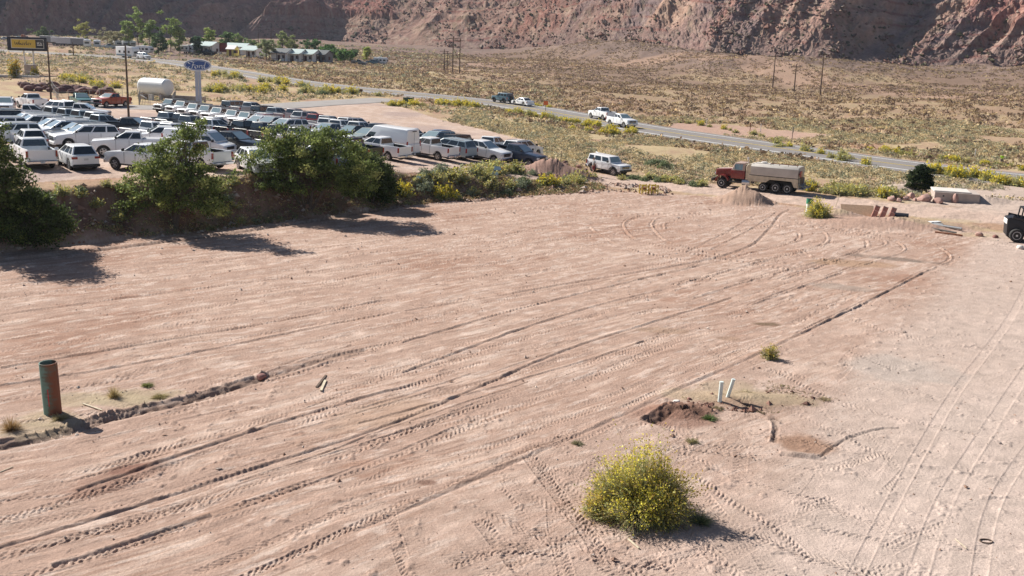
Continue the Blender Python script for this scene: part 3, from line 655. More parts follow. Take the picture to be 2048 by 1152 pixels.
tree('elm_tree', 'dark low bushy elm joined to the right side of the widest tree', 742, 405,
     [(0,0,1.9,1.7,1.7,1.5), (-.9,0,2.6,1.3,1.4,1.1), (1.0,0,1.2,1.2,1.2,1.0), (0,0,3.0,1.0,1.0,.7)], 15000, .085, 13, ((.05,.075,.024), (.11,.15,.045), (.2,.24,.07)), [(0,0,-.2,0,1.8), (.1,0,.6,0,1.5)], .1)
tree('elm_tree', 'elm tree cut by the left edge of the photo, in front of the white pickup', 12, 492,
     [(-.8,0,5.6,1.3,1.3,1.5), (.2,0,4.6,1.5,1.4,1.0), (-1.4,0,3.4,2.0,1.8,1.6), (.8,0,3.3,1.6,1.4,.9), (-2.6,0,6.3,1.4,1.3,1.3), (-3,0,2,2.2,2,1.8)], 22000, .085, 14, ((.06,.085,.028), (.16,.2,.055), (.28,.3,.09)), [(-.6,0,-.8,0,4.4), (-.5,.1,.3,.1,3.6), (-.8,0,-2.2,0,4.6)], .13)
tree('elm_tree', 'dark low elm shrub under the left edge tree, beside the field', 62, 492,
     [(0,0,1.6,2.0,1.7,1.5), (-1.3,0,1.5,1.5,1.5,1.3), (1.4,0,1.3,1.2,1.2,1.0), (.2,0,2.6,1.2,1.1,.8)], 18000, .08, 15, ((.05,.07,.024), (.12,.16,.045), (.22,.25,.07)), [(0,0,0,0,1.9), (.1,0,.8,0,1.5), (-.1,0,-1,0,1.5)], .09)
# dark juniper beyond the dirt road
tree('juniper_tree', 'dark green juniper with pointed sprays beside the pink boulders', 1838, 386,
     [(0,0,1.6,1.25,1.2,1.3), (-1.1,0,1.7,.65,.7,1.2), (.8,0,2.1,.7,.7,1.1), (.2,0,2.5,.6,.6,.9), (-.3,0,2.3,.5,.5,.9), (1.0,0,1.2,.7,.7,.8)], 15000, .07, 16, ((.022,.042,.018), (.055,.085,.03), (.08,.10,.035)), [(0,0,0,0,1.4), (0,0,-.7,0,1.)], .12, .24, 12, sc=.8)

# village trees
VIL = [(90,82,7.5,5.5,((.05,.075,.03),(.09,.11,.045)),'round dark green tree left of the storage trailers'), (168,88,6.2,8.5,((.20,.19,.06),(.30,.27,.09)),'yellowish round tree behind the storage trailers'),
   (258,97,4.2,8.5,((.11,.15,.05),(.18,.21,.07)),'tall thin green tree behind the parked campers'), (277,98,4.6,11,((.11,.15,.05),(.18,.22,.07)),'tallest light green poplar above the white tow vehicle'), (300,100,4.5,8,((.08,.12,.04),(.15,.18,.06)),'rounded green tree just right of the tallest poplar'),
   (317,108,4.,5.5,((.04,.065,.03),(.07,.10,.04)),'short dark evergreen left of the twin poplars'), (342,106,5.,10,((.12,.16,.05),(.20,.24,.07)),'broad light green poplar above the blue oval sign'), (360,107,3.2,7.5,((.12,.15,.06),(.20,.22,.08)),'slender pale poplar above the blue oval sign'),
   (394,108,2.4,4.4,((.03,.06,.03),(.06,.09,.04)),'small dark conical evergreen left of the green roofed shop'), (415,100,4.5,7,((.13,.18,.05),(.22,.25,.07)),'light green tree behind the green roofed shop'), (452,104,4.,6.,((.04,.08,.03),(.09,.13,.04)),'dark green tree behind the red banner'),
   (480,102,4.,5.5,((.10,.14,.05),(.18,.2,.07)),'light green tree right of the red banner'), (500,106,4.,4.6,((.06,.10,.04),(.12,.15,.05)),'low green tree behind the yellow shed'),
   (533,119,5.,7.8,((.12,.14,.07),(.19,.21,.11)),'grey green cottonwood in front of the first cabin'), (565,104,5.5,7,((.11,.14,.06),(.18,.2,.08)),'pale tree behind the first cabin'), (582,104,4.,6,((.12,.14,.06),(.18,.2,.08)),'pale tree behind the second cabin'),
   (620,112,7.,7.,((.025,.06,.02),(.06,.11,.035)),'largest dark green tree above the third cabin'), (648,116,5.,4.6,((.03,.07,.02),(.07,.12,.035)),'dark green tree behind the dark roofed cabin'),
   (688,127,4.6,4.8,((.04,.09,.025),(.10,.16,.04)),'bright green bushy tree at the right end of the cabins'), (664,120,4.,4.,((.04,.08,.025),(.08,.13,.04)),'green bushy tree between the last cabin and the end of the tree line'), (700,122,4.,4.2,((.03,.06,.025),(.07,.10,.04)),'last dark bush of the tree line beside the parked dark truck'),
   (733,119,2.4,4.6,((.20,.23,.06),(.28,.29,.08)),'small lone yellow green tree beside the white camper'), (215,94,8.,6.5,((.17,.16,.10),(.23,.21,.13)),'wide pale bare looking tree behind the white trailers'), (235,96,6.,6,((.16,.15,.09),(.22,.2,.12)),'pale thin tree left of the tall thin green one')]
for i, (u, v, R_, Hh, cs, lb) in enumerate(VIL):
    big = 1.55 if 240 < u < 480 or u == 168 else 1.25; R_ *= 1.1; Hh *= big; cs = tuple(tuple(min(.5, c_*1.9) for c_ in q_) for q_ in cs)
    rr = np.random.default_rng(200+i); lb_ = [(rr.uniform(-.35, .35)*R_, rr.uniform(-.2, .2)*R_, Hh*rr.uniform(.4, .75), R_*rr.uniform(.3, .5), R_*.4, Hh*rr.uniform(.2, .3)) for _ in range(8)]+[(0, 0, Hh*.5, R_*.5, R_*.45, Hh*.36), (0, 0, Hh*.28, R_*.5, R_*.4, Hh*.22)]
    tree('tree', lb, u, v+1, lb_, 2600, .30, 300+i, (cs[0], cs[1], cs[1]), [(0, 0, 0, 0, Hh*.6)], .18, .8, 10, 'trees of the roadside settlement')

# ---- rabbitbrush along roads and banks: individual plants sharing a few meshes
protos = [rabbit_mesh(.9, 1.0, 330, 900, 70+i, fs=.075, bw=.02, yel=(.74,.62,.07), fl=.9) for i in range(3)]
protos += [rabbit_mesh(.9, .9, 330, 620, 80+i, fs=.075, bw=.02, yel=(.55,.50,.14), green=(.34,.36,.19), fl=.7, dryf=.35) for i in range(3)]
def sage(seed, g=(.20,.22,.15)):
    r = np.random.default_rng(seed); P = dome(800, .8, .75, r, .25); T = dome(90, .6, .55, r, .7); return merge([leaves(P, .075, g, r, .2), blades(T*.05, T, .012, (.2,.17,.12), r)])
protos_s = [sage(90+i, g) for i, g in enumerate([(.29,.32,.21), (.36,.38,.27), (.20,.24,.12)])]
PM = {}
def bush(kind, x, y, s, label, group, hs=1.):
    if kind not in PM:
        VFC = protos[kind] if kind < 10 else protos_s[kind-10]
        o = mk('rabbitbrush' if kind < 10 else 'sagebrush', VFC, LEAF if kind < 10 else DRY); PM[kind] = o
    else: o = PM[kind].copy(); C.objects.link(o)
    o.location = (x, y, tz(x, y)-.05); o.rotation_euler = (0, 0, random.uniform(0, 6.3)); o.scale = (s, s*random.uniform(.85, 1.15), s*hs); tag(o, label, 'bush', group); return o
ORD = ['first','second','third','fourth','fifth','sixth','seventh','eighth','ninth','tenth','eleventh','twelfth','thirteenth','fourteenth','fifteenth','sixteenth','seventeenth','eighteenth','nineteenth','twentieth','twenty-first','twenty-second','twenty-third','twenty-fourth','twenty-fifth','twenty-sixth','twenty-seventh']
def band(P, n, wid, sc, kinds, label, group, gap=.0, seed=0, hs=1.):
    made = []
    rr = random.Random(seed); seg = [math.dist(a, b) for a, b in zip(P[:-1], P[1:])]; T = sum(seg)
    for i in range(n):
        t = (i+rr.uniform(-.4, .4))/n*T; k = 0
        while k < len(seg)-1 and t > seg[k]: t -= seg[k]; k += 1
        f = min(max(t/seg[k], 0), 1); x = P[k][0]+(P[k+1][0]-P[k][0])*f+rr.uniform(-1, 1)*wid; y = P[k][1]+(P[k+1][1]-P[k][1])*f+rr.uniform(-1, 1)*wid
        made.append(bush(rr.choice(kinds), x, y, rr.uniform(*sc), label, group, hs))
    made.sort(key=lambda o: o.location.x/o.location.y)
    for i, o in enumerate(made): o['label'] = ORD[i]+' from the left of the '+label
def px(pts, z=.5): return [tuple(gz(u, v, z)) for u, v in pts]
YL = [0, 1, 2]; PL = [3, 4, 5]
g = 'rabbitbrush along the near side of the highway'
band([on(u, v) for u, v in ((1010,226),(1100,240),(1240,262))], 26, .8, (.75,1.25), YL+[3], 'yellow bushes below the passing vehicles on the highway', g, seed=1)
band([on(u, v) for u, v in ((868,208),(960,218))], 15, .8, (.8,1.3), YL+PL, 'bushes below the blue off-road wagon on the highway', g, seed=2)
band([on(u, v) for u, v in ((785,212),(850,214))], 9, .7, (.8,1.2), PL+[0], 'bushes round the green utility box', 'rabbitbrush round the utility box', seed=3)
band([on(u, v) for u, v in ((1160,262),(1240,272),(1260,262))], 8, 1.4, (.8,1.2), YL+[4], 'yellow bushes in the second row below the highway', 'rabbitbrush below the highway bushes', seed=4)
band([on(u, v) for u, v in ((1540,290),(1640,305),(1700,322),(1760,335))], 13, 2.2, (.7,1.3), PL+[0], 'bushes between tanker truck and highway', 'rabbitbrush above the tanker truck', seed=5)
band([on(u, v) for u, v in ((1860,348),(1900,352),(1990,365),(2047,375))], 17, 1.4, (.9,1.35), PL+YL, 'yellow bushes right of the juniper', 'rabbitbrush right of the juniper', seed=6)
band([on(u, v) for u, v in ((1620,375),(1640,380),(1700,388),(1790,395))], 14, 1.2, (.8,1.2), PL+[1], 'pale bushes between tanker truck and pink boulders', 'brush at the dirt road edge', seed=7)
band([on(u, v) for u, v in ((1350,245),(1400,250),(1460,262),(1540,276),(1600,282))], 10, .8, (.5,.9), YL+PL, 'small bushes beyond the highway by the marker posts', 'rabbitbrush along the far side of the highway', seed=8)
band([on(u, v) for u, v in ((1740,300),(1850,318),(1960,330),(2047,340))], 20, .9, (.6,.9), PL+YL, 'low bushes beside the walker in yellow', 'rabbitbrush strip beside the walker', seed=9)
band([on(u, v) for u, v in ((1070,213),(1110,218))], 5, .6, (.5,.8), YL, 'low yellow bushes behind the orange sign', 'rabbitbrush behind the orange sign', seed=10)
band([on(u, v) for u, v in ((440,150),(480,158),(570,168),(620,175),(700,188),(740,193))], 26, 3.2, (1.0,1.7), YL+PL+[12], 'bushes between the highway and the side road', 'rabbitbrush between highway and side road', seed=11)
band([on(u, v) for u, v in ((420,185),(470,180),(520,185),(560,180))], 22, 3.5, (1.0,1.6), YL+PL+[10], 'bushes right of the blue oval sign', 'rabbitbrush right of the oval sign', seed=12)
band([on(u, v) for u, v in ((600,186),(625,190),(660,186))], 8, 2., (1.1,1.9), PL+[12, 0], 'tall dark bushes above the side road', 'tall brush above the side road', seed=13)
band([on(u, v) for u, v in ((115,160),(140,158),(190,172),(215,178))], 16, 2.5, (.9,1.5), YL+PL, 'bushes between the two lamp posts', 'rabbitbrush between the lamp posts', seed=14)
band([on(u, v) for u, v in ((1100,375),(1115,372))], 3, .4, (.8,1.0), YL, 'yellow bushes before the dirt mound', 'rabbitbrush before the dirt mound', seed=15)
band([on(u, v) for u, v in ((795,388),(815,385))], 3, .5, (.9,1.2), YL, 'yellow bushes beside the dark low elm', 'rabbitbrush beside the dark elm', seed=16)
band([on(u, v) for u, v in ((870,393),(890,396),(905,392))], 4, .4, (.8,1.1), YL, 'bright yellow bushes below the tall van', 'rabbitbrush below the van', seed=17)
g2 = 'brush on the bank below the parked cars'
band([on(u, v) for u, v in ((840,370),(900,365),(960,352),(1010,345),(1060,350))], 22, 1.0, (.8,1.4), [12, 10, 3, 5], 'grey green bushes high on the right bank', g2, seed=18)
band([on(u, v) for u, v in ((930,385),(1000,378),(1060,372),(1150,366),(1190,358))], 20, .8, (.7,1.1), [12, 10, 5, 4], 'green bushes at the foot of the right bank', 'brush at the foot of the bank', seed=19)
band([on(u, v) for u, v in ((130,400),(200,395),(240,420),(300,425))], 8, 1.2, (.5,.8), [5, 4, 12, 3], 'weedy bushes left of the middle elm', 'weeds on the left bank', seed=20)
band([on(u, v) for u, v in ((440,400),(480,410),(500,425),(450,440))], 8, 1.2, (.5,.8), [5, 4, 3, 10], 'pale bushes between middle elm and widest elm', 'weeds between the elms', seed=21)
band([on(u, v) for u, v in ((1250,357),(1330,362),(1400,372),(1420,375))], 20, .7, (.6,.9), [12, 5, 12], 'green bushes between white wagon and tanker truck', 'brush lining the dirt road', seed=22, hs=.9)
band([on(u, v) for u, v in ((1300,330),(1340,335))], 5, 1.2, (1.0,1.5), [10, 11, 12], 'large grey sagebrushes right of the white wagon', 'large sagebrush beyond the dirt road', seed=23)

# ---- uncountable ground cover
def on_many(U, V):
    D3 = np.stack([(U-1024)/F_PX, -(V-576)/F_PX, -np.ones_like(U)], 1) @ MR.T; t = -CAM_H/D3[:, 2]
    for _ in range(25):
        z = terrain(D3[:, 0]*t, D3[:, 1]*t); t = .5*t+.5*(z-CAM_H)/D3[:, 2]
    return D3[:, 0]*t, D3[:, 1]*t
def scatter(n, seed, xr, yr, cond):
    r = np.random.default_rng(seed); X = r.uniform(*xr, n); Y = r.uniform(*yr, n); k = cond(X, Y); return X[k], Y[k], r
def clumps(name, X, Y, r, R_, Hh, K, size, pal, label, cat, m=DRY, wts=None):
    n = len(X); Z = terrain(X, Y); Rr = r.uniform(*R_, n); Hr = Rr*r.uniform(*Hh, n)
    ci = r.choice(len(pal), n, p=wts); col = np.array(pal)[ci]*(1+r.normal(0, .15, (n, 1)))
    d = rdir(n*K, r); d[:, 2] = np.abs(d[:, 2]); k = r.uniform(.4, 1, (n*K, 1))**.5
    P = np.repeat(np.stack([X, Y, Z-.03], 1), K, 0)+d*k*np.repeat(np.stack([Rr, Rr, Hr], 1), K, 0)
    VFC = leaves(P, np.repeat(Rr, K)*size, np.repeat(col, K, 0), r, .18, .7); o = mk(name, VFC, m); tag(o, label, cat, kind='stuff'); return o
def road_clear(X, Y, m=7.):
    dh, _, _ = ptl(X, Y, HW[::3]); ds, _, _ = ptl(X, Y, SR); dd, _, _ = ptl(X, Y, DR); return (dh > m) & (ds > 5.2) & (dd > 4.2)
def inpoly(X, Y, P):
    c = np.zeros(X.shape, bool)
    for (ax, ay), (bx, by) in zip(P, P[1:]+P[:1]):
        if ay != by: c ^= ((ay > Y) != (by > Y)) & (X < (bx-ax)*(Y-ay)/(by-ay)+ax)
    return c
LOTP = [(-62,60),(-36,62),(-27,69.5),(-19,74),(-10,80),(-2,85),(7,92),(8,100),(3,112),(1,128),(-4,142),(-13,160),(-19,176),(-26,188),(-33,176),(-38,164),(-45,156),(-60,146),(-75,150),(-110,160),(-130,60)]
TRIANG = [(23,165),(30,158),(40,152),(48,158),(36,172),(26,176)]
def hillside(X, Y): return road_clear(X, Y) & ~inpoly(X, Y, LOTP) & (Y-footy(X) > 8) & (np.abs(np.degrees(np.arctan2(X, Y))) < 29) & (np.hypot(X-60, Y-104) > 11) & (np.hypot(X+78, Y-152) > 26)
dens = lambda X, Y, s, lo: fbm(X/9, Y/9, s, 3) > lo
PAL_S = [(.29,.29,.185), (.37,.36,.24), (.54,.44,.26), (.25,.205,.13), (.64,.52,.30)]
X, Y, r = scatter(26000, 501, (-10, 80), (94, 190), lambda X, Y: hillside(X, Y) & dens(X, Y, 61, .40) & ~inpoly(X, Y, TRIANG))
clumps('scrub', X, Y, r, (.25,.62), (.6,1.0), 26, .17, PAL_S, 'low desert scrub between the dirt road and the highway', 'scrub', wts=[.2,.17,.26,.14,.23])
X, Y, r = scatter(15000, 502, (-150, 10), (130, 330), lambda X, Y: hillside(X, Y) & dens(X, Y, 62, .44))
clumps('scrub', X, Y, r, (.35,.95), (.5,.8), 12, .26, PAL_S, 'low scrub and straw grass beyond the car lot on both sides of the highway', 'scrub', wts=[.18,.16,.26,.16,.24])
X, Y, r = scatter(76000, 503, (-110, 260), (120, 580), lambda X, Y: hillside(X, Y) & (X > -34+(225-Y)*.55) & dens(X, Y, 63, .37) & ~inpoly(X, Y, TRIANG) & (np.hypot(X, Y) < mtn_base(np.degrees(np.arctan2(X, Y)))))
clumps('scrub', X, Y, r, (.35,.9), (.55,.9), 9, .32, [(.26,.18,.125), (.35,.25,.155), (.56,.42,.24), (.17,.125,.09), (.44,.34,.19)], 'dark dotted scrub covering the rising ground beyond the highway', 'scrub', wts=[.32,.28,.10,.18,.12])
X, Y, r = scatter(9000, 504, (-260, -30), (300, 640), lambda X, Y: hillside(X, Y) & dens(X, Y, 64, .45))
clumps('scrub', X, Y, r, (.5,1.3), (.5,.8), 6, .4, PAL_S, 'distant scrub round the settlement below the mountains', 'scrub')
X, Y, r = scatter(70000, 505, (-46, 14), (46, 104), lambda X, Y: (Y-footy(X) > -.3) & (Y-footy(X) < 4.6) & (X < 8) & dens(X, Y, 65, .36))
clumps('bank_weeds', X, Y, r, (.10,.38), (.6,1.3), 20, .17, [(.28,.28,.12), (.42,.31,.16), (.50,.37,.19), (.18,.20,.09), (.32,.19,.10)], 'brown and green weeds covering the bank below the car lot', 'weeds')
X, Y, r = scatter(1600, 506, (5, 60), (36, 100), lambda X, Y: (((np.hypot(X-36, Y-76)/np.array(5.) < 1) | (np.abs(Y-footy(X)) < 1.2)) & dens(X*3, Y*3, 66, .5)) | ((np.hypot(X-9.2, Y-38) < 3.4) & dens(X*4, Y*4, 67, .48)))
clumps('thin_weeds', X, Y, r, (.06,.22), (.3,.8), 14, .16, [(.34,.28,.17), (.24,.24,.12), (.42,.34,.2)], 'thin dry weeds on disturbed soil near the white pipes and the field corner', 'weeds')
X, Y, r = scatter(26000, 508, (4, 16), (33, 44), lambda X, Y: (np.hypot((X-9.3)/2.6, (Y-38.3)/2.0) < 1) & dens(X*5, Y*5, 70, .52))
clumps('straw_litter', X, Y, r, (.03,.10), (.2,.6), 6, .3, [(.42,.34,.2), (.30,.26,.14), (.22,.16,.10)], 'flattened straw and weeds on the disturbed soil round the white pipes', 'weeds')
# stones and clods on the dirt
def stones(name, X, Y, r, s, col, label, lift=.3):
    n = len(X); Z = terrain(X, Y); S = r.uniform(*s, n)*np.where(r.uniform(size=n) < .06, 2.4, 1)
    base = np.array([(1,0,0),(-1,0,0),(0,1,0),(0,-1,0),(0,0,.7),(0,0,-.5)], float); f = np.array([(0,2,4),(2,1,4),(1,3,4),(3,0,4),(2,0,5),(1,2,5),(3,1,5),(0,3,5)])
    J = base[None]*(1+r.normal(0, .25, (n, 6, 1)))+r.normal(0, .15, (n, 6, 3)); V = J*S[:, None, None]+np.stack([X, Y, Z+S*lift], 1)[:, None, :]
    Fq = f[None]+np.arange(n)[:, None, None]*6; c = np.repeat(np.array(col)[r.integers(0, len(col), n)], 6, 0)
    o = mesh_np(name, V.reshape(-1, 3), Fq.reshape(-1, 3), MATS['soil'], cols=c); tag(o, label, 'stones', kind='stuff'); return o
X, Y, r = scatter(9000, 510, (-40, 60), (20, 96), lambda X, Y: (Y < footy(X)) & (np.abs(np.degrees(np.arctan2(X, Y))) < 29) & (fbm(X/3, Y/3, 68, 3) > .42))
stones('dirt_clods', X, Y, r, (.012,.045), [(.40,.27,.21), (.30,.19,.14), (.50,.40,.34), (.55,.47,.41)], 'small stones and clods scattered over the graded dirt')
X, Y, r = scatter(22000, 511, (-46, 14), (46, 110), lambda X, Y: (Y-footy(X) > -.8) & (Y-footy(X) < 5))
stones('bank_stones', X, Y, r, (.05,.16), [(.40,.27,.21), (.30,.17,.12), (.48,.38,.32)], 'stones lying on the bank below the car lot')
X, Y, r = scatter(9000, 512, (4, 16), (32, 45), lambda X, Y: ((np.hypot((X-8.2)/1.5, (Y-37.2)/.9) < 1) & (vnoise(X*3, Y*3, 71) > .35)) | ((np.hypot((X-10.2)/1.6, (Y-38.)/1.) < 1) & (vnoise(X*3, Y*3, 72) > .6)))
stones('broken_clods', X, Y, r, (.02,.07), [(.24,.13,.10), (.30,.17,.13), (.18,.10,.08)], 'dark broken clods on the disturbed soil left of the white pipes')
X, Y, r = scatter(14000, 513, (-1, 9), (96, 106), lambda X, Y: np.hypot(X-3.8, Y-100.7) < 3.6)
stones('mound_stones', X, Y, r, (.04,.12), [(.30,.18,.14), (.22,.13,.10), (.40,.28,.22)], 'stones covering the dirt mound at the end of the bank')
def mtn_rocks():
    a, s, X, Y, Z = MG; r = np.random.default_rng(77); n = 9000
    i = (np.searchsorted(s, 0)+(r.uniform(size=n)**1.5*150)).astype(int); j = r.integers(60, len(a)-60, n)
    k = fbm(a[j]*1.2, s[i]/25, 69, 3) > .46; i, j = i[k], j[k]; n = len(i); S = r.uniform(.3, 1.0, n)*np.where(r.uniform(size=n) < .06, 2., 1)
    base = np.array([(1,0,0),(-1,0,0),(0,1,0),(0,-1,0),(0,0,.8),(0,0,-.8)], float); f = np.array([(0,2,4),(2,1,4),(1,3,4),(3,0,4),(2,0,5),(1,2,5),(3,1,5),(0,3,5)])
    J = base[None]*(1+r.normal(0, .22, (n, 6, 1)))+r.normal(0, .2, (n, 6, 3)); V = J*S[:, None, None]+np.stack([X[i, j], Y[i, j], Z[i, j]+S*.3], 1)[:, None, :]
    pal = np.array([(.25,.18,.14), (.19,.13,.11), (.30,.235,.19), (.12,.11,.07), (.22,.125,.10)]); c = np.repeat(pal[r.integers(0, 5, n)], 6, 0)
    o = mesh_np('boulder_scatter', V.reshape(-1, 3), (f[None]+np.arange(n)[:, None, None]*6).reshape(-1, 3), MATS['rock_slope'], cols=c)
    tag(o, 'fallen boulders strewn over the lower mountain slopes', 'boulders', kind='stuff')
mtn_rocks()

# ================================================================ VEHICLES
def paint_mat():
    m, nt, b = new_mat('car_paint'); oi = nt.nodes.new('ShaderNodeObjectInfo'); nt.links.new(oi.outputs['Color'], b.inputs['Base Color'])
    b.inputs['Roughness'].default_value = .32; b.inputs['Coat Weight'].default_value = .6; b.inputs['Coat Roughness'].default_value = .06
    tc = nt.nodes.new('ShaderNodeTexCoord'); n = nt.nodes.new('ShaderNodeTexNoise'); n.inputs['Scale'].default_value = 3; nt.links.new(tc.outputs['Object'], n.inputs['Vector'])
    mr = nt.nodes.new('ShaderNodeMapRange'); mr.inputs['To Min'].default_value = .22; mr.inputs['To Max'].default_value = .42; nt.links.new(n.outputs[0], mr.inputs[0]); nt.links.new(mr.outputs[0], b.inputs['Roughness'])
    return m
PAINT = paint_mat()
GLASS = mat('tinted_glass', (.02,.028,.032), .06, spec=.8, coat=.5); GLASS2 = mat('sky_tint_glass', (.20,.27,.28), .05, spec=1., coat=1.)  # pale base colour of the windscreens stands in for reflected sky
TRIM = mat('black_plastic', (.022,.022,.024), .5, noise=.15, nscale=20); TYRE = mat('tyre_rubber', (.03,.028,.027), .85, noise=.3, nscale=15); ALLOY = mat('alloy', (.52,.52,.53), .3, metal=.8, noise=.1); DARKRIM = mat('dark_alloy', (.05,.05,.055), .35, metal=.6)
STEELRIM = mat('painted_steel_wheel', (.62,.60,.58), .5, noise=.15); CHROME = mat('chrome', (.6,.6,.62), .15, metal=1.); RED = mat('red_lens', (.28,.01,.012), .2, coat=.5); LENS = mat('headlight_lens', (.62,.66,.70), .1, coat=1.); PLATE = mat('licence_plate', (.62,.62,.60), .5)
AMBER = mat('amber_lens', (.7,.22,.02), .25); CLOTH = mat('dark_interior', (.03,.03,.032), .9)
def sharp(o, a=38):
    for p in o.data.polygons: p.use_smooth = True
    o.data.set_sharp_from_angle(angle=R(a)); return o
def arch(cx, r, z0, n=9, rev=False):
    a0 = math.asin(max(-1, min(1, (z0-.40)/r))); pts = [(cx+r*math.cos(t), .40+r*math.sin(t)) for t in np.linspace(a0, math.pi-a0, n)]
    return pts[::-1]      # from rear to front (x increasing)
def lerp3(c, u, v): return (c[0]*(1-u)+c[1]*u)*(1-v)+(c[3]*(1-u)+c[2]*u)*v
def panel(mb, c, u0, u1, v0, v1, off=.008, th=.012):
    """flat pane lifted off the quad c (a,b,c,d counter-clockwise seen from outside)"""
    c = [Vector(p) for p in c]; n = (c[1]-c[0]).cross(c[3]-c[0]).normalized()
    q = [lerp3(c, u, v) for u, v in ((u0, v0), (u1, v0), (u1, v1), (u0, v1))]
    mb.add([p+n*(off-th) for p in q]+[p+n*off for p in q], [(0,3,2,1),(4,5,6,7),(0,1,5,4),(1,2,6,5),(2,3,7,6),(3,0,4,7)])
def wheel(parent, x, y, r, w, rimk, z=None):
    z = r if z is None else z; sd = 1 if y > 0 else -1; mb = MB(); n = 22; prof = [(r*.58, -.5), (r*.9, -.5), (r*.985, -.36), (r, 0), (r*.985, .36), (r*.9, .5), (r*.58, .5)]
    rings = [[(rr*math.cos(2*math.pi*j/n), t*w, rr*math.sin(2*math.pi*j/n)) for j in range(n)] for rr, t in prof]
    mb.loft(rings, cap=True); o = mb.build('wheel', TYRE, parent); sharp(o); o.location = (x, y, z)
    rm = MB(); yy = sd*w*.5; rr = r*.6
    prof = [(rr, yy+sd*.004), (rr*.9, yy+sd*.006), (rr*.86, yy-sd*.05)]
    rm.loft([[(a*math.cos(2*math.pi*j/n), b, a*math.sin(2*math.pi*j/n)) for j in range(n)] for a, b in prof], cap=False)
    if rimk == 'steel': rm.tube((0, yy-sd*.03, 0), (0, yy-sd*.02, 0), rr*.88, n=n)
    for k in range(5 if rimk != 'steel' else 0):
        t = k*2*math.pi/5; M = Matrix.Rotation(t, 4, 'Y'); rm.box(rr*.12, rr*.9, min(yy-sd*.045, yy+sd*.003), max(yy-sd*.045, yy+sd*.003), -rr*.16, rr*.16, M)
    rm.tube((0, yy-sd*.05, 0), (0, yy+sd*.012, 0), rr*.26, n=10); rm.tube((0, yy-sd*.06, 0), (0, yy-sd*.05, 0), rr*.88, n=n)
    rm.build('rim', {'alloy': ALLOY, 'dark': DARKRIM, 'steel': STEELRIM}[rimk], o)
def side_profile(L, arches, ra, sill, pts_top):
    """closed outline: bottom edge rear->front with arches, then the given top points front->rear"""
    P = []
    for cx in arches: P += arch(cx, ra, sill)
    return P+pts_top
SPEC = {
 'pickup': dict(L=5.9, W=2.03, H=1.94, wb=(-1.72, 2.0), r=.43, sill=.50, hood=(1.34, 1.36, 2.78, 1.22), belt=1.38, bed=-.86, gh=(-.82, 1.36, -.70, .38, 1.95, .95, .74), sides=((.05, .44), (.49, .93)), rim='alloy'),
 'suv': dict(L=5.3, W=2.02, H=1.92, wb=(-1.50, 1.58), r=.41, sill=.40, hood=(1.22, 1.28, 2.46, 1.10), belt=1.30, gh=(-2.55, 1.26, -2.22, .26, 1.89, .95, .72), sides=((.03, .27), (.31, .60), (.635, .93)), rim='alloy'),
 'offroad': dict(L=4.6, W=1.93, H=1.88, wb=(-1.35, 1.50), r=.42, sill=.50, hood=(.78, 1.26, 2.14, 1.20), belt=1.26, gh=(-2.12, .80, -2.02, .46, 1.86, .92, .80), sides=((.03, .30), (.35, .63), (.67, .96)), rim='dark', boxy=True),
 'hatch': dict(L=4.6, W=1.88, H=1.66, wb=(-1.32, 1.40), r=.35, sill=.34, hood=(1.14, 1.10, 2.14, .92), belt=1.10, gh=(-2.12, 1.25, -1.62, .18, 1.66, .89, .62), sides=((.05, .25), (.29, .58), (.62, .92)), rim='alloy'),
 'sedan': dict(L=4.9, W=1.85, H=1.46, wb=(-1.40, 1.45), r=.34, sill=.30, hood=(.95, .95, 2.35, .78), belt=.96, gh=(-1.75, 1.15, -.95, .25, 1.44, .86, .62), sides=((.10, .46), (.50, .90)), rim='alloy', deck=(-1.55, 1.0, -2.38, .98)),
 'van': dict(L=6.0, W=2.06, H=2.75, wb=(-1.75, 1.95), r=.36, sill=.42, hood=(2.20, 1.38, 2.86, 1.08), belt=1.40, gh=(-2.94, 2.30, -2.88, 1.10, 2.72, 1.02, .86), sides=((.80, .97),), rim='alloy', van=True),
 'lowvan': dict(L=5.6, W=2.02, H=2.12, wb=(-1.65, 1.75), r=.35, sill=.40, hood=(1.95, 1.24, 2.68, 1.02), belt=1.26, gh=(-2.74, 2.10, -2.68, 1.05, 2.09, .99, .82), sides=((.78, .96),), rim='alloy', van=True),
 'hummer': dict(L=4.75, W=2.05, H=1.92, wb=(-1.45, 1.45), r=.43, sill=.52, hood=(.95, 1.26, 2.25, 1.16), belt=1.28, gh=(-2.26, .98, -2.16, .62, 1.88, .95, .80), sides=((.04, .25), (.31, .58), (.64, .93)), rim='alloy', boxy=True),
}
PROTO = {}
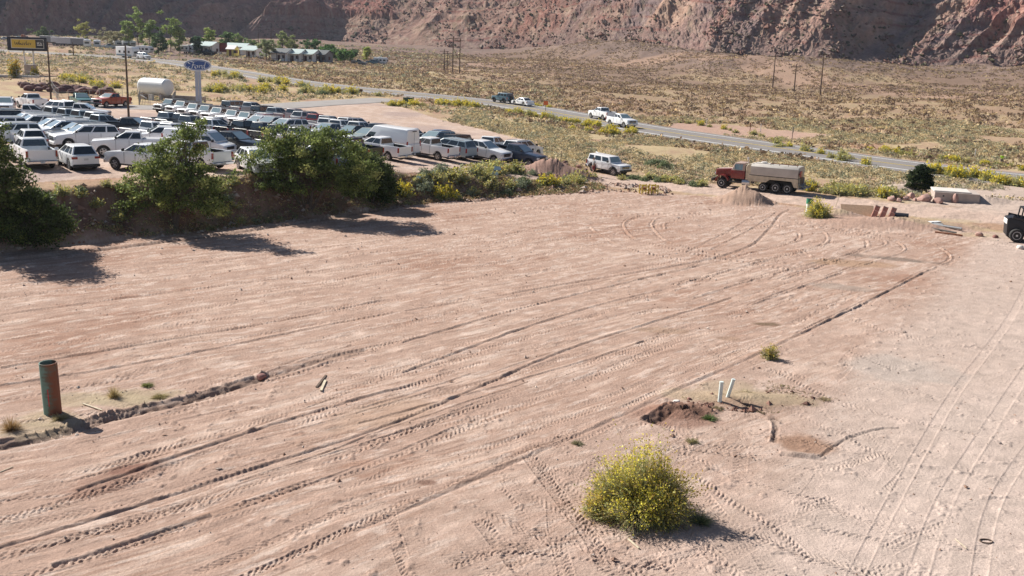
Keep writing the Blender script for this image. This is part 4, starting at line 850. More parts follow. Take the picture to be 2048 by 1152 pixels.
def make_vehicle(kind, two_tone=False, cover=False, name='parked_car', open_door=False, opts=()):
    S = SPEC[kind]; L, W = S['L'], S['W']; t = thing(name, None, None); hw_ = W/2; x0, x1 = -L/2, L/2; r = S['r']; sill = S['sill']; belt = S['belt']
    hx0, hz0, hx1, hz1 = S['hood']; gx0, gx1, tx0, tx1, zt, wb_, wt_ = S['gh']; ra = r+.10
    nose = [(x1-.10, sill-.02), (x1-.02, sill+.12), (x1-.02, hz1-.16), (x1-.12, hz1-.02), (hx1, hz1), (hx0, hz0)]
    pts = [(x0+.05, sill-.02)]
    A = arch(S['wb'][0], ra, sill); B = arch(S['wb'][1], ra, sill)
    body = MB()
    if kind == 'pickup':
        bx = S['bed']; body.prism([(bx, sill)]+B+nose+[(bx, belt)], -hw_, hw_)
        for sd in (-1, 1):
            a, b = sorted((sd*hw_, sd*(hw_-.11))); body.prism([(x0+.05, sill)]+A+[(bx+.002, sill), (bx+.002, belt-.002), (x0+.05, belt+.02)], a, b)
        body.box(x0+.10, bx+.002, -hw_+.10, hw_-.10, .62, .80)
        o = body.build('body', PAINT, t, .035, 2); sharp(o)
        MB().box(x0+.02, x0+.09, -hw_+.13, hw_-.13, .66, belt).build('tailgate', PAINT, t, .015)
        bl = MB().box(x0+.12, bx-.01, -hw_+.125, hw_-.125, .805, .84).box(x0+.2, bx-.04, -hw_+.115, -hw_+.14, .82, belt-.03).box(x0+.2, bx-.04, hw_-.14, hw_-.115, .82, belt-.03); bl.build('bed_liner', TRIM, t)
        if cover: MB().box(x0+.08, bx-.03, -hw_+.08, hw_-.08, belt-.01, belt+.05).build('bed_cover', TRIM if cover == 'black' else PAINT, t, .02)
        if 'steps' in opts or True: MB().box(-1.0, 1.35, -hw_-.03, -hw_+.08, .40, .46).box(-1.0, 1.35, hw_-.08, hw_+.03, .40, .46).build('running_board', TRIM, t)
    else:
        P = [(x0+.04, sill-.02)]+A+B+nose
        if 'deck' in S: d = S['deck']; P += [(gx0+.2, belt), (d[0], d[1]), (d[2]+.06, d[3]), (x0+.0, d[3]-.12), (x0, sill+.12)]
        else: P += [(x0+.04, belt), (x0, belt-.10), (x0, sill+.14)]
        body.prism(P, -hw_, hw_); o = body.build('body', PAINT, t, .05, 2); sharp(o)
    for vv_ in o.data.vertices:      # rounded plan and leaning sides
        c_ = vv_.co; e_ = max(0., (abs(c_.x)-(L/2-.75))/.75); c_.y *= (1-.075*e_*e_)*(1-.035*max(0., c_.z-.85)/.5)
    # wheel-well liners and underside
    u = MB().box(x0+.25, x1-.3, -hw_+.22, hw_-.22, sill-.14, sill+.25); u.build('chassis', TRIM, t)
    # cabin
    B4 = [Vector((gx0, -wb_, belt-.02)), Vector((gx1, -wb_, belt-.02)), Vector((gx1, wb_, belt-.02)), Vector((gx0, wb_, belt-.02))]
    T4 = [Vector((tx0, -wt_, zt)), Vector((tx1, -wt_, zt)), Vector((tx1, wt_, zt)), Vector((tx0, wt_, zt))]
    g = MB().add(B4+T4, [(3,2,1,0),(4,5,6,7),(0,1,5,4),(1,2,6,5),(2,3,7,6),(3,0,4,7)])
    cabn = 'cabin' if not S.get('van') else 'cargo_box'
    o = g.build(cabn, PAINT, t, (.14 if S.get('van') else .07) if not S.get('boxy') else .045, 3); sharp(o, 30)
    R_ = [B4[0], B4[1], T4[1], T4[0]]; L_ = [B4[2], B4[3], T4[3], T4[2]]; Fw = [B4[1], B4[2], T4[2], T4[1]]; Bw = [B4[3], B4[0], T4[0], T4[3]]
    for nm, q, m in (('windshield', Fw, GLASS2), ('rear_window', Bw, GLASS)):
        if nm == 'rear_window' and S.get('van'):
            for u0, u1 in ((.08, .47), (.53, .92)): w_ = MB(); panel(w_, q, u0, u1, .12, .5, -.01, .01) if False else None
            continue
        w_ = MB(); lo, hi = (.10, .93) if not S.get('van') else (.10, .55)
        if nm == 'windshield' and S.get('van'): lo, hi = .08, .78
        if 'deck' in S: lo, hi = .14, .92
        if kind == 'pickup' and nm == 'rear_window': lo, hi = .12, .86
        panel(w_, q, .07, .93, lo, hi, .008); w_.build(nm, m, t)
    for (u0, u1) in S['sides']:
        for q, fl in ((R_, 0), (L_, 1)):
            a, b = (u0, u1) if not fl else (1-u1, 1-u0); w_ = MB(); hi = .84 if not S.get('van') else .52
            panel(w_, q, a, b, .12, hi, .008); w_.build('side_window', GLASS, t)
    if two_tone: MB().box(tx0-.03, tx1+.02, -wt_-.03, wt_+.03, zt-.05, zt+.02).build('roof', TRIM, t, .03)
    # face and tail
    gz0, gz1_ = sill+.22, hz1-.10
    gm = TRIM if kind in ('offroad', 'hatch', 'sedan') else CHROME
    MB().box(x1-.03, x1+.012, -hw_*.58, hw_*.58, gz0+.06, gz1_).build('grille', TRIM, t, .01)
    if kind in ('pickup', 'suv', 'hummer'): MB().box(x1-.02, x1+.02, -hw_*.56, hw_*.56, (gz0+gz1_)/2, (gz0+gz1_)/2+.05).build('grille_bar', CHROME, t)
    for sd in (-1, 1):
        a, b = sorted((sd*hw_*.62, sd*hw_*.96)); MB().box(x1-.12, x1+.005, a, b, gz1_-.22, gz1_).build('headlight', LENS, t, .015)
        zz = (belt-.48, belt-.06) if kind != 'sedan' and kind != 'hatch' else (belt-.26, belt-.10); a, b = sorted((sd*(hw_+.006), sd*hw_*(.87 if kind != 'hatch' else .6)))
        if S.get('van'): zz = (1.15, 1.65)
        MB().box(x0-.008, x0+.09, a, b, *zz).build('tail_light', RED, t, .01)
        mx = gx1-.28; a, b = sorted((sd*(hw_+.0), sd*(hw_+.22))); MB().box(mx-.06, mx+.07, a, b, belt+.02, belt+.22).build('mirror', TRIM if kind != 'hatch' else PAINT, t, .02)
    fb = CHROME if kind == 'pickup' else (TRIM if kind in ('offroad', 'hummer') else PAINT)
    MB().box(x1-.10, x1+.07, -hw_*.96, hw_*.96, sill-.06, sill+.18).build('front_bumper', fb, t, .03)
    MB().box(x0-.14 if kind != 'hatch' else x0-.05, x0+.1, -hw_*.97, hw_*.97, sill-.06, sill+.14).build('rear_bumper', CHROME if kind == 'pickup' else (PAINT if kind in ('sedan',) else TRIM), t, .03)
    pz = sill-.01 if kind != 'hatch' else .74; px_ = x0-.15 if kind != 'hatch' else x0-.006
    MB().box(px_, px_+.008, -.15, .15, pz, pz+.14).build('licence_plate', PLATE, t)
    # seams and cladding
    sm = MB(); 
    xs = [gx1-.25, (gx1-.25+max(gx0, -1.0))/2, max(gx0+.02, -.98)] if not S.get('van') else [1.6, .85, -.5]
    for xx in xs:
        for sd in (-1, 1): a, b = sorted((sd*(hw_+.002), sd*(hw_-.01))); sm.box(xx-.008, xx+.008, a, b, sill+.06, belt-.05)
    if kind in ('offroad', 'hummer') or 'clad' in opts:
        for sd in (-1, 1):
            for cx in S['wb']:
                pr = [(cx+(ra+.07)*math.cos(a_), .40+(ra+.07)*math.sin(a_)) for a_ in np.linspace(.1, math.pi-.1, 10)]+[(cx+(ra-.005)*math.cos(a_), .40+(ra-.005)*math.sin(a_)) for a_ in np.linspace(math.pi-.1, .1, 10)]
                a, b = sorted((sd*(hw_-.02), sd*(hw_+.05))); sm.prism(pr, a, b)
    sm.build('body_trim', TRIM, t)
    for cx in S['wb']:
        for sd in (-1, 1): wheel(t, cx, sd*(hw_-.15), r, .25, S['rim'])
    for ch in t.children:
        if ch.name.split('.')[0] in ('bed_liner', 'tailgate', 'bed_cover'): ch.scale = (1, .965, 1)
    if kind == 'offroad':
        w_ = MB(); w_.tube((x0-.02, 0, 1.02), (x0-.24, 0, 1.02), .38, n=18); o = w_.build('spare_wheel', TYRE, t); w2 = MB(); w2.tube((x0-.24, 0, 1.02), (x0-.25, 0, 1.02), .2, n=12); w2.build('rim', DARKRIM, o)
    if kind == 'suv': MB().box(tx0+.15, tx1-.35, -wt_+.05, -wt_+.09, zt-.01, zt+.05).box(tx0+.15, tx1-.35, wt_-.09, wt_-.05, zt-.01, zt+.05).build('roof_rack', ALLOY, t, .01)
    if S.get('van'):
        for q, u0, u1 in ((R_, .04, .36), (R_, .40, .72), (L_, .28, .60), (L_, .64, .96)): dm = MB(); panel(dm, q, u0, u1, .06, .74, .004, .004); dm.build('side_panel', PAINT, t)
        MB().box(x0-.012, x0+.0, -.008, .008, .55, zt-.25).box(x0-.02, x0, -.3, .3, zt-.2, zt-.12).build('door_seam', TRIM, t)
        MB().box(x0-.006, x1-.2, -hw_-.012, -hw_+.01, .5, .66).box(x0-.006, x1-.2, hw_-.01, hw_+.012, .5, .66).build('rub_strip', TRIM, t)
    return t
COLS = dict(white=(.88,.88,.88), pearl=(.80,.80,.82), silver=(.44,.46,.48), grey=(.17,.19,.21), bluegrey=(.33,.40,.44), black=(.012,.013,.016), navy=(.035,.05,.085), red=(.30,.02,.02), maroon=(.22,.015,.025), green=(.05,.16,.14), sage=(.30,.34,.31), teal=(.10,.19,.24), blue=(.05,.12,.24), orange=(.42,.06,.02), tan=(.40,.34,.27), pinkgrey=(.40,.33,.34))
def setcol(o, c):
    o.color = (*c, 1)
    for ch in o.children: setcol(ch, c)
def vehicle(kind, colour, u, v, hd, label, cat, group=None, anchor='c', two_tone=False, cover=False, world=None, opts=(), name=None, dz=0., onroad=0.):
    key = (kind, two_tone, cover, opts)
    nm = name or {'pickup': 'pickup_truck', 'suv': 'parked_suv', 'offroad': 'offroad_wagon', 'hatch': 'parked_hatchback', 'sedan': 'sedan_car', 'van': 'cargo_van', 'lowvan': 'cargo_van', 'hummer': 'boxy_wagon'}[kind]
    if key not in PROTO: PROTO[key] = t = make_vehicle(kind, two_tone, cover, nm, opts=opts)
    else: t = copy_tree(PROTO[key]); 
    t.name = nm; S = SPEC[kind]; a = R(hd); fx, fy = -math.sin(a), math.cos(a)
    if world: x, y = world
    elif anchor == 'r': x, y = on(u, v, S['H'])
    else: x, y = on(u, v)
    if anchor == 't': x, y = x+fx*S['L']/2, y+fy*S['L']/2
    if anchor == 'f': x, y = x-fx*S['L']/2, y-fy*S['L']/2
    if anchor == 'r': cxr = (S['gh'][2]+S['gh'][3])/2; x, y = x-fx*cxr, y-fy*cxr
    zc = [tz(x+fx*k, y+fy*k) for k in (-1.6, 0, 1.6)]; z = sum(zc)/3+dz+onroad
    t.location = (x, y, z); t.rotation_euler = (0, -math.atan2(zc[2]-zc[0], 3.2), a+math.pi/2); setcol(t, COLS[colour]); tag(t, label, cat)
    if 'world' not in (group or '') and not world: LOTV.append((t, S, .12 if anchor in 'tf' else 1.))
    if group: t['group'] = group
    elif 'group' in t: del t['group']
    if two_tone:
        for ch in t.children:
            if ch.name.startswith('roof.') or ch.name == 'roof': ch['label'] = 'black roof'
    return t
V = vehicle
LOTV = []
# ---- nearest row, read left to right
gA = 'vehicles in the nearest row of the car lot'
V('pickup','white',105,340,36,'white pickup at the left end of the nearest row, tail toward us','pickup truck',gA,'t')
V('hatch','white',160,343,38,'white compact SUV parked beside the leftmost pickup, dark rear window toward us','car',gA,'t')
V('pickup','white',258,288,68,'white pickup facing left, half hidden by the middle elm tree','pickup truck',gA,'r')
V('pickup','white',452,342,60,'white pickup backed toward the bank, tailgate showing between the middle and widest elms','pickup truck',gA,'t')
V('hatch','white',500,292,-148,'small white SUV with black wheel arches just left of the widest elm','car',gA,'r',opts=('clad',))
V('pickup','black',752,328,57,'black pickup mostly hidden behind the widest elm, next to a white pickup','pickup truck',gA,'t')
V('pickup','white',810,325,57,'white pickup with black wheels parked on the left of the tall white van','pickup truck',gA,'t')
V('van','white',838,318,58,'tall white cargo van in the nearest row','van',gA,'t')
V('pickup','white',901,323,59,'white pickup with open bed, right of the tall van','pickup truck',gA,'t')
V('pickup','white',1003,326,-122,'white crew cab pickup facing right beside the dark blue one','pickup truck',gA,'f')
V('pickup','navy',1026,326,-121,'dark blue pickup at the right end of the nearest row, facing right','pickup truck',gA,'f')
V('suv','bluegrey',896,271,59,'pale blue SUV behind the white pickup with the open bed','SUV',gA,'r')
# ---- long row of dark glassed wagons on the left
gB = 'large wagons in the second row on the left'
V('suv','white',215,248,128,'white large SUV facing left, last and nearest of the left hand wagon row','SUV',gB,'r')
for i, (u, v, c, k, lb) in enumerate([(75,226,'pearl','suv','farthest of the pale wagons on the left, roof just above the rest'), (98,231,'white','suv','second farthest white wagon in the left hand wagon row'),
     (122,235,'white','suv','third white wagon from the back in the left hand wagon row'), (148,240,'pearl','suv','pale wagon two places behind the nearest white large SUV'), (178,245,'black','suv','black wagon right behind the nearest white large SUV')]):
    V(k, c, u, v, 130, lb, 'SUV', gB, 'r')
V('hatch','white',60,258,34,'white crossover with dark rear window behind the leftmost pickup','car',gB,'r')
V('pickup','white',266,262,108,'white pickup with covered bed facing left, above the one hidden by the elm','pickup truck',gB,'r',cover='white')
V('pickup','white',302,250,112,'white pickup behind the covered one, only its bed and roof visible','pickup truck',gB,'r')
V('lowvan','white',384,256,-104,'white cargo van facing right behind the top of the middle elm','van',gB,'r')
V('pickup','black',456,262,-110,'black bare backed work truck in front of the white van behind the elm','pickup truck',gB,'r')
# ---- third row, left
gC = 'pickups in the third row on the left'
for i, (u, v, c, lb) in enumerate([(103,213,'silver','leftmost silver pickup of the five in the left centre row'), (126,216,'silver','second silver pickup in the left centre row'), (151,219,'bluegrey','third, bluish pickup in the left centre row'),
     (184,223,'white','fourth pickup in the left centre row, white cab with dark rear window'), (213,231,'bluegrey','fifth pickup in the left centre row, pale cab just left of the second lamp post')]):
    V('pickup', c, u, v, -38, lb, 'pickup truck', gC, 'r')
V('pickup','black',245,233,-95,'black pickup facing right behind the second lamp post','pickup truck',gC,'r')
V('pickup','white',160,206,-82,'silver white pickup with black grille guard facing right','pickup truck',gC,'r')
V('suv','white',124,201,60,'white wagon behind the pickup with the grille guard, near the first lamp post','SUV',gC,'r')
V('pickup','white',76,211,-70,'white pickup half hidden left of the first lamp post','pickup truck',gC,'r')
V('suv','black',8,219,130,'dark wagon at the left edge of the lot','SUV',gC,'r')
V('suv','white',40,243,130,'white wagon at the left edge behind the elm leaves','SUV',gC,'r')
V('suv','white',12,232,130,'pale wagon cut by the left edge of the photo, above the elm leaves','SUV',gC,'r')
# ---- customers' cars by the gate
gD = 'pickups standing apart near the gate'
V('suv','white',10,193,-158,'white SUV at the far left edge facing us','SUV',gD,'r')
V('pickup','white',63,187,46,'white pickup parked by itself, tail toward us, left of the first lamp post','pickup truck',gD,'r')
V('pickup','green',162,186,-146,'dark green pickup facing us right of the first lamp post','pickup truck',gD,'r')
V('pickup','orange',222,186,158,'red pickup facing us on the concrete, left of the second lamp post','pickup truck',gD,'r')
# ---- off-road wagons, far row
gE = 'boxy off-road wagons in the far diagonal row'
for i, (u, v, c) in enumerate([(352,198,'grey'), (376,202,'white'), (401,207,'white'), (425,211,'silver'), (449,215,'white'), (479,220,'white'), (505,224,'white')]):
    V('offroad', c, u, v, 146, ['first','second','third','fourth','fifth','sixth','seventh'][i]+' from the left of the boxy off-road wagons with black roofs'+(', dark grey' if i == 0 else ''), 'off-road wagon', gE, 'r', two_tone=True)
gF = 'pickups continuing the diagonal row to the right'
for i, (u, v, c, k, lb) in enumerate([(532,226,'white','pickup','white pickup left of the red one in the diagonal row'), (561,231,'maroon','pickup','dark red pickup in the middle of the diagonal row'), (588,236,'pearl','suv','pale SUV right of the dark red pickup in the diagonal row'),
     (618,240,'silver','pickup','silver pickup two places right of the dark red pickup'), (660,243,'white','suv','white SUV above the right top of the widest elm'), (688,248,'silver','pickup','silver pickup facing left above the right part of the widest elm'),
     (738,253,'black','pickup','black pickup facing left beside the grey green one'), (768,258,'sage','pickup','grey green pickup facing left, behind the tall van'), (800,263,'grey','pickup','dark pickup roof just behind the tall van'), (858,263,'bluegrey','suv','pale blue SUV roof to the right of the tall van')]):
    V(k, c, u, v, 145, lb, 'SUV' if k == 'suv' else 'pickup truck', gF, 'r')
# ---- row facing away beyond
gG = 'vehicles in the farthest row beside the side road'
for i, (u, v, c, k, lb) in enumerate([(465,201,'grey','offroad','grey off-road wagon with black top at the left end of the farthest row'), (500,204,'silver','pickup','silver pickup second in the farthest row'), (524,211,'black','offroad','black off-road wagon third in the farthest row'),
     (552,215,'bluegrey','pickup','pale blue pickup in the farthest row'), (584,217,'pinkgrey','pickup','rosy grey pickup in the farthest row beside the pale blue one'), (609,222,'silver','suv','silver SUV in the farthest row between the rosy grey and the red pickups'), (630,228,'red','pickup','red pickup in the farthest row'),
     (660,232,'silver','pickup','silver pickup right of the red one in the farthest row'), (693,234,'white','suv','tall white SUV with dark rear window in the farthest row'), (718,243,'white','pickup','white pickup right of the tall white SUV in the farthest row'), (738,247,'white','pickup','second white pickup right of the tall white SUV'),
     (762,249,'white','pickup','third white pickup right of the tall white SUV'), (788,252,'navy','pickup','dark blue pickup in the farthest row right of three white ones'), (816,257,'white','pickup','white pickup in the farthest row above the tall van'), (836,260,'white','suv','white SUV in the farthest row above the tall van'),
     (872,265,'blue','pickup','blue pickup in the farthest row right of the tall van'), (912,268,'black','offroad','black off-road wagon in the farthest row, third from its right end'), (944,270,'white','pickup','white pickup in the farthest row, second from its right end'), (968,273,'white','suv','white SUV at the right end of the farthest row, behind the white crew cab')]):
    V(k, c, u, v, -32, lb, {'suv': 'SUV', 'offroad': 'off-road wagon', 'pickup': 'pickup truck'}[k], gG, 'r')
# ---- middle row, tails to the right
gH = 'pickups in the middle row behind the elms'
for i, (u, v, c, k, lb) in enumerate([(334,224,'silver','pickup','small silver pickup, first of the middle row, tail light showing'), (364,227,'black','pickup','dark pickup second in the middle row behind the elm top'), (388,232,'grey','pickup','dark grey pickup third in the middle row behind the elm top'), (414,237,'white','pickup','white pickup fourth in the middle row just right of the elm top'),
     (446,236,'white','pickup','white pickup with red tail light in the middle row, right of the middle elm top'), (476,240,'black','pickup','black pickup right of the white one in the middle row'), (508,243,'black','pickup','second black pickup in the middle row, left of the widest elm'), (546,248,'black','pickup','third black pickup, behind the left top of the widest elm'), (596,255,'white','pickup','white pickup behind the top of the widest elm'), (640,262,'grey','pickup','grey pickup behind the top right of the widest elm'),
     (306,243,'white','pickup','white pickup behind the second lamp post base, ahead of the van'), (336,247,'pearl','pickup','pearl white pickup left of the van behind the elm')]):
    V(k, c, u, v, -32, lb, 'pickup truck', gH, 'r')
for u, v, c, lb in ((560,285,'white','white pickup seen through the leaves of the widest elm'),(620,293,'silver','silver SUV seen through the leaves of the widest elm'),(690,282,'black','black SUV hidden behind the right side of the widest elm')):
    V('suv' if 'SUV' in lb else 'pickup', c, u, v, 60, lb, 'SUV' if 'SUV' in lb else 'pickup truck', 'vehicles hidden by the widest elm', 'r')
def settle():       # parked vehicles never stand inside one another
    def obb(t, S):
        a = t.rotation_euler.z; c, s = math.cos(a), math.sin(a); L2, W2 = S['L']/2+.12, S['W']/2+.22; x, y = t.location.x, t.location.y
        return [(x+c*i*L2-s*j*W2, y+s*i*L2+c*j*W2) for i, j in ((-1,-1),(1,-1),(1,1),(-1,1))]
    for it in range(260):
        moved = False
        for i in range(len(LOTV)):
            for j in range(i):
                A, B = LOTV[i], LOTV[j]
                if (A[0].location-B[0].location).length > 6.6: continue
                P, Q = obb(A[0], A[1]), obb(B[0], B[1]); best = None
                for R1 in (P, Q):
                    for k in (0, 1):
                        e = (R1[k+1][0]-R1[k][0], R1[k+1][1]-R1[k][1]); l = math.hypot(*e); n_ = (-e[1]/l, e[0]/l)
                        a = [p[0]*n_[0]+p[1]*n_[1] for p in P]; b = [p[0]*n_[0]+p[1]*n_[1] for p in Q]; ov = min(max(a), max(b))-max(min(a), min(b))
                        if ov <= 0: best = None; break
                        if best is None or ov < best[0]: best = (ov, n_ if sum(a) > sum(b) else (-n_[0], -n_[1]))
                    else: continue
                    break
                if best and best[0] > .02:
                    wa, wb = A[2]/(A[2]+B[2]), B[2]/(A[2]+B[2]); d = min(best[0], .25)
                    A[0].location.x += best[1][0]*d*wa; A[0].location.y += best[1][1]*d*wa; B[0].location.x -= best[1][0]*d*wb; B[0].location.y -= best[1][1]*d*wb; moved = True
        if not moved: break
    for t, S, w in LOTV:
        a = t.rotation_euler.z; c, s = math.cos(a), math.sin(a); zc = [tz(t.location.x+c*k, t.location.y+s*k) for k in (-1.6, 0, 1.6)]; t.location.z = sum(zc)/3; t.rotation_euler.y = -math.atan2(zc[2]-zc[0], 3.2)
settle()
# ---- traffic
def hway(u, lane):      # a point on the highway below image column u and its heading
    best = min(range(len(hw[0])), key=lambda i: abs((1024+F_PX*(MR.T @ np.array([hw[0][i], hw[1][i], hw[4][i]-CAM_H]))[0]/-(MR.T @ np.array([hw[0][i], hw[1][i], hw[4][i]-CAM_H]))[2])-u))
    x, y, nx, ny, zs = [a[best] for a in hw]; tx, ty = -ny, nx; hd = math.degrees(math.atan2(-tx, ty)); return x+nx*lane, y+ny*lane, hd, zs
def hw_vehicle(kind, colour, u, away, label, cat, **k):
    x, y, hd, zs = hway(u, 0); i = min(range(len(hw[0])), key=lambda i: (hw[0][i]-x)**2+(hw[1][i]-y)**2); j = min(i+1, len(hw[0])-1)
    tx, ty = hw[0][j]-hw[0][j-1], hw[1][j]-hw[1][j-1]; l = math.hypot(tx, ty); tx, ty = tx/l, ty/l
    if (ty < 0) == away: tx, ty = -tx, -ty       # away = driving up the valley, to the left
    x += ty*2.1; y -= tx*2.1
    t = vehicle(kind, colour, 0, 0, math.degrees(math.atan2(-tx, ty)), label, cat, 'vehicles driving on the highway', world=(x, y), **k)
    t.location.z = zs+.06; return t
hw_vehicle('offroad', 'teal', 985, True, 'blue grey off-road wagon driving left on the highway, spare wheel on its back', 'off-road wagon', name='moving_wagon')
hw_vehicle('sedan', 'white', 1022, True, 'white sedan following the blue grey wagon on the highway', 'sedan', name='moving_sedan')
hw_vehicle('pickup', 'white', 1182, True, 'white pickup driving left on the highway, seen from behind', 'pickup truck', name='moving_pickup')
hw_vehicle('pickup', 'white', 1258, False, 'white pickup driving right on the highway, front toward us', 'pickup truck', name='moving_pickup')
hw_vehicle('suv', 'white', 298, False, 'white SUV towing the camper trailer on the highway', 'SUV', name='moving_suv')
V('hummer','white',1216,346,-134,'white boxy wagon on the dirt road with its rear door swung open','off-road wagon',None,'c',name='boxy_wagon')
hm_ = [o for o in C.objects if o.name.startswith('boxy_wagon')][0]; hm_.scale = (.92, .92, .92)
d = MB(); d.box(-.03, .03, -.75, .75, .62, 1.84); dr = d.build('rear_door', PAINT, hm_, .02); dr.location = (-2.42, .95, 0); dr.rotation_euler = (0, 0, R(58)); dr.color = (.8,.8,.8,1); 
g_ = MB().box(-.045, -.03, -.55, .55, 1.3, 1.75).box(.03, .045, -.55, .55, 1.3, 1.75).build('rear_window', GLASS, dr)
sp = MB().tube((-.05, .1, .98), (-.28, .1, .98), .37, n=16).build('spare_wheel', TYRE, dr)
# ---- parked vehicles of the settlement
for u, v, k, c, hd, lb in [(508,112,'sedan','white',80,'white car parked before the green roofed shop with the yellow shed'), (520,114,'pickup','white',75,'white pickup parked before the small green roofed shed'), (417,110,'pickup','black',80,'dark pickup parked under the porch beside the red banner'),
      (718,130,'pickup','grey',-100,'dark pickup at the right end of the settlement trees'), (745,129,'suv','teal',80,'dark blue wagon beside the small white camper'), (218,98,'pickup','bluegrey',120,'pale blue pickup among the parked campers'), (8,80,'sedan','silver',90,'silver car at the far left edge of the settlement'), (35,81,'suv','white',100,'white wagon behind the yellow billboard'), (52,80,'pickup','silver',80,'silver pickup just right above the yellow billboard')]:
    V(k, c, u, v, hd, lb, 'car' if k == 'sedan' else ('SUV' if k == 'suv' else 'pickup truck'), 'vehicles of the distant settlement')

# ================================================================ OBJECTS ON THE FIELD
def local(mb_owner, u=None, v=None, xy=None, rz=0.):
    x, y = xy if xy is not None else on(u, v); mb_owner.location = (x, y, tz(x, y)); mb_owner.rotation_euler = (0, 0, rz); return x, y
def rusty():
    m, nt, b = new_mat('green_and_rust_steel'); tc = nt.nodes.new('ShaderNodeTexCoord'); sx = nt.nodes.new('ShaderNodeSeparateXYZ'); nt.links.new(tc.outputs['Object'], sx.inputs[0])
    n = nt.nodes.new('ShaderNodeTexNoise'); n.inputs['Scale'].default_value = 2.6; n.inputs['Detail'].default_value = 7; nt.links.new(tc.outputs['Object'], n.inputs['Vector'])
    w = nt.nodes.new('ShaderNodeTexWave'); w.bands_direction = 'Z'; w.inputs['Scale'].default_value = 2.2; w.inputs['Distortion'].default_value = 7; w.inputs['Detail'].default_value = 3; nt.links.new(tc.outputs['Object'], w.inputs['Vector'])
    a = nt.nodes.new('ShaderNodeMath'); a.operation = 'MULTIPLY_ADD'; a.inputs[1].default_value = 1.1; nt.links.new(sx.outputs[0], a.inputs[0]); nt.links.new(n.outputs[0], a.inputs[2])
    a2 = nt.nodes.new('ShaderNodeMath'); a2.operation = 'MULTIPLY_ADD'; a2.inputs[1].default_value = .07; nt.links.new(w.outputs[0], a2.inputs[0]); nt.links.new(a.outputs[0], a2.inputs[2])
    r = nt.nodes.new('ShaderNodeValToRGB'); e = r.color_ramp.elements; e[0].position = .42; e[0].color = (.15,.25,.21,1); e[1].position = .78; e[1].color = (.20,.07,.035,1)
    x = e.new(.56); x.color = (.13,.12,.09,1); nt.links.new(a2.outputs[0], r.inputs[0]); nt.links.new(r.outputs[0], b.inputs['Base Color']); b.inputs['Roughness'].default_value = .75; return m
RUSTY = rusty(); RUST = mat('rust', (.20,.075,.035), .9, noise=.4, nscale=8, bump=.4); PVC = mat('white_pvc', (.70,.76,.72), .5, noise=.06); WOOD = mat('weathered_wood', (.55,.47,.34), .85, noise=.2, nscale=12)
WOODD = mat('dark_pole_wood', (.10,.065,.045), .9, noise=.3, nscale=3); STEEL = mat('grey_steel', (.30,.30,.30), .5, metal=.5, noise=.15); DSTEEL = mat('dark_steel', (.05,.045,.04), .6, noise=.2); CONC = mat('concrete', (.44,.36,.31), .9, noise=.14, nscale=2, bump=.3); CONCL = mat('pale_concrete', (.62,.57,.52), .9, noise=.1, nscale=2)
WHITE = mat('white_paint', (.80,.80,.79), .45, noise=.05); DIRTYW = mat('dirty_white_paint', (.66,.64,.61), .6, noise=.12, nscale=3); YEL = mat('yellow_paint', (.55,.40,.05), .5, noise=.25, nscale=10); GRN = mat('green_paint', (.03,.24,.14), .5); BLUE = mat('sign_blue', (.012,.06,.24), .35, coat=.4); GREYP = mat('grey_cladding', (.42,.43,.50), .4, metal=.3)
BLACKP = mat('black_paint', (.015,.016,.022), .5); PINKR = mat('pink_boulder', (.42,.255,.21), .92, noise=.25, nscale=2.2, bump=.7, bscale=6); REDR = mat('red_boulder', (.27,.13,.11), .95, noise=.3, nscale=1.5, bump=.7, bscale=5); TAN = mat('tan_plate', (.42,.27,.17), .7, noise=.15); REDC = mat('red_concrete', (.42,.20,.15), .85, noise=.2, nscale=3)
REDD = mat('dark_red_boulder', (.15,.075,.07), .95, noise=.35, nscale=1.5, bump=.7, bscale=5)
ORANGE = mat('orange_sign', (.85,.16,.03), .5); REDP = mat('truck_red', (.20,.025,.02), .4, noise=.15, nscale=3, coat=.3); TANK = mat('tank_grey', (.47,.43,.385), .6, noise=.12, nscale=1.2); RUSTW = mat('worn_cream', (.50,.42,.31), .7, noise=.2, nscale=3)
# upright pipe
t = thing('steel_pipe', 'wide upright steel pipe, green and rust coloured, open at the top', 'pipe'); x, y = local(t, 106, 826); t.rotation_euler = (R(1.5), R(-1), 0)
n = 32; rings = [[(r_*math.cos(2*math.pi*i/n), r_*math.sin(2*math.pi*i/n), z_) for i in range(n)] for r_, z_ in ((.29, -.3), (.29, .6), (.292, 1.2), (.29, 1.82), (.262, 1.82), (.262, .2), (.26, -.2))]
sharp(MB().loft(rings, cap=False).build('pipe_wall', RUSTY, t)); MB().tube((0, 0, .3), (0, 0, .31), .262, n=20).build('pipe_floor', BLACKP, t)
w_ = MB(); pp = [(.27, -.12, 1.84), (.34, -.16, 1.6), (.36, -.18, 1.3), (.33, -.14, 1.05)]
for a, b in zip(pp[:-1], pp[1:]): w_.tube(a, b, .006, n=5)
w_.build('wire', DSTEEL, t); MB().box(.02, .045, -.297, -.285, .35, .95).build('paint_mark', mat('red_spray_paint', (.6,.03,.04), .6, noise=.4, nscale=20), t)
t = thing('white_pipe', 'upright white plastic pipe, left of the two', 'pipe'); local(t, 1439, 806); t.rotation_euler = (0, R(1), 0)
sharp(MB().tube((0,0,-.2), (0,0,.80), .075, n=14).build('pipe_wall', PVC, t)); sharp(MB().tube((0,0,.80), (0,0,.84), .083, .078, n=14).build('pipe_cap', PVC, t))
t = thing('white_pipe', 'leaning white plastic pipe, right of the two', 'pipe'); local(t, 1453, 801); t.rotation_euler = (R(4), R(12), 0)
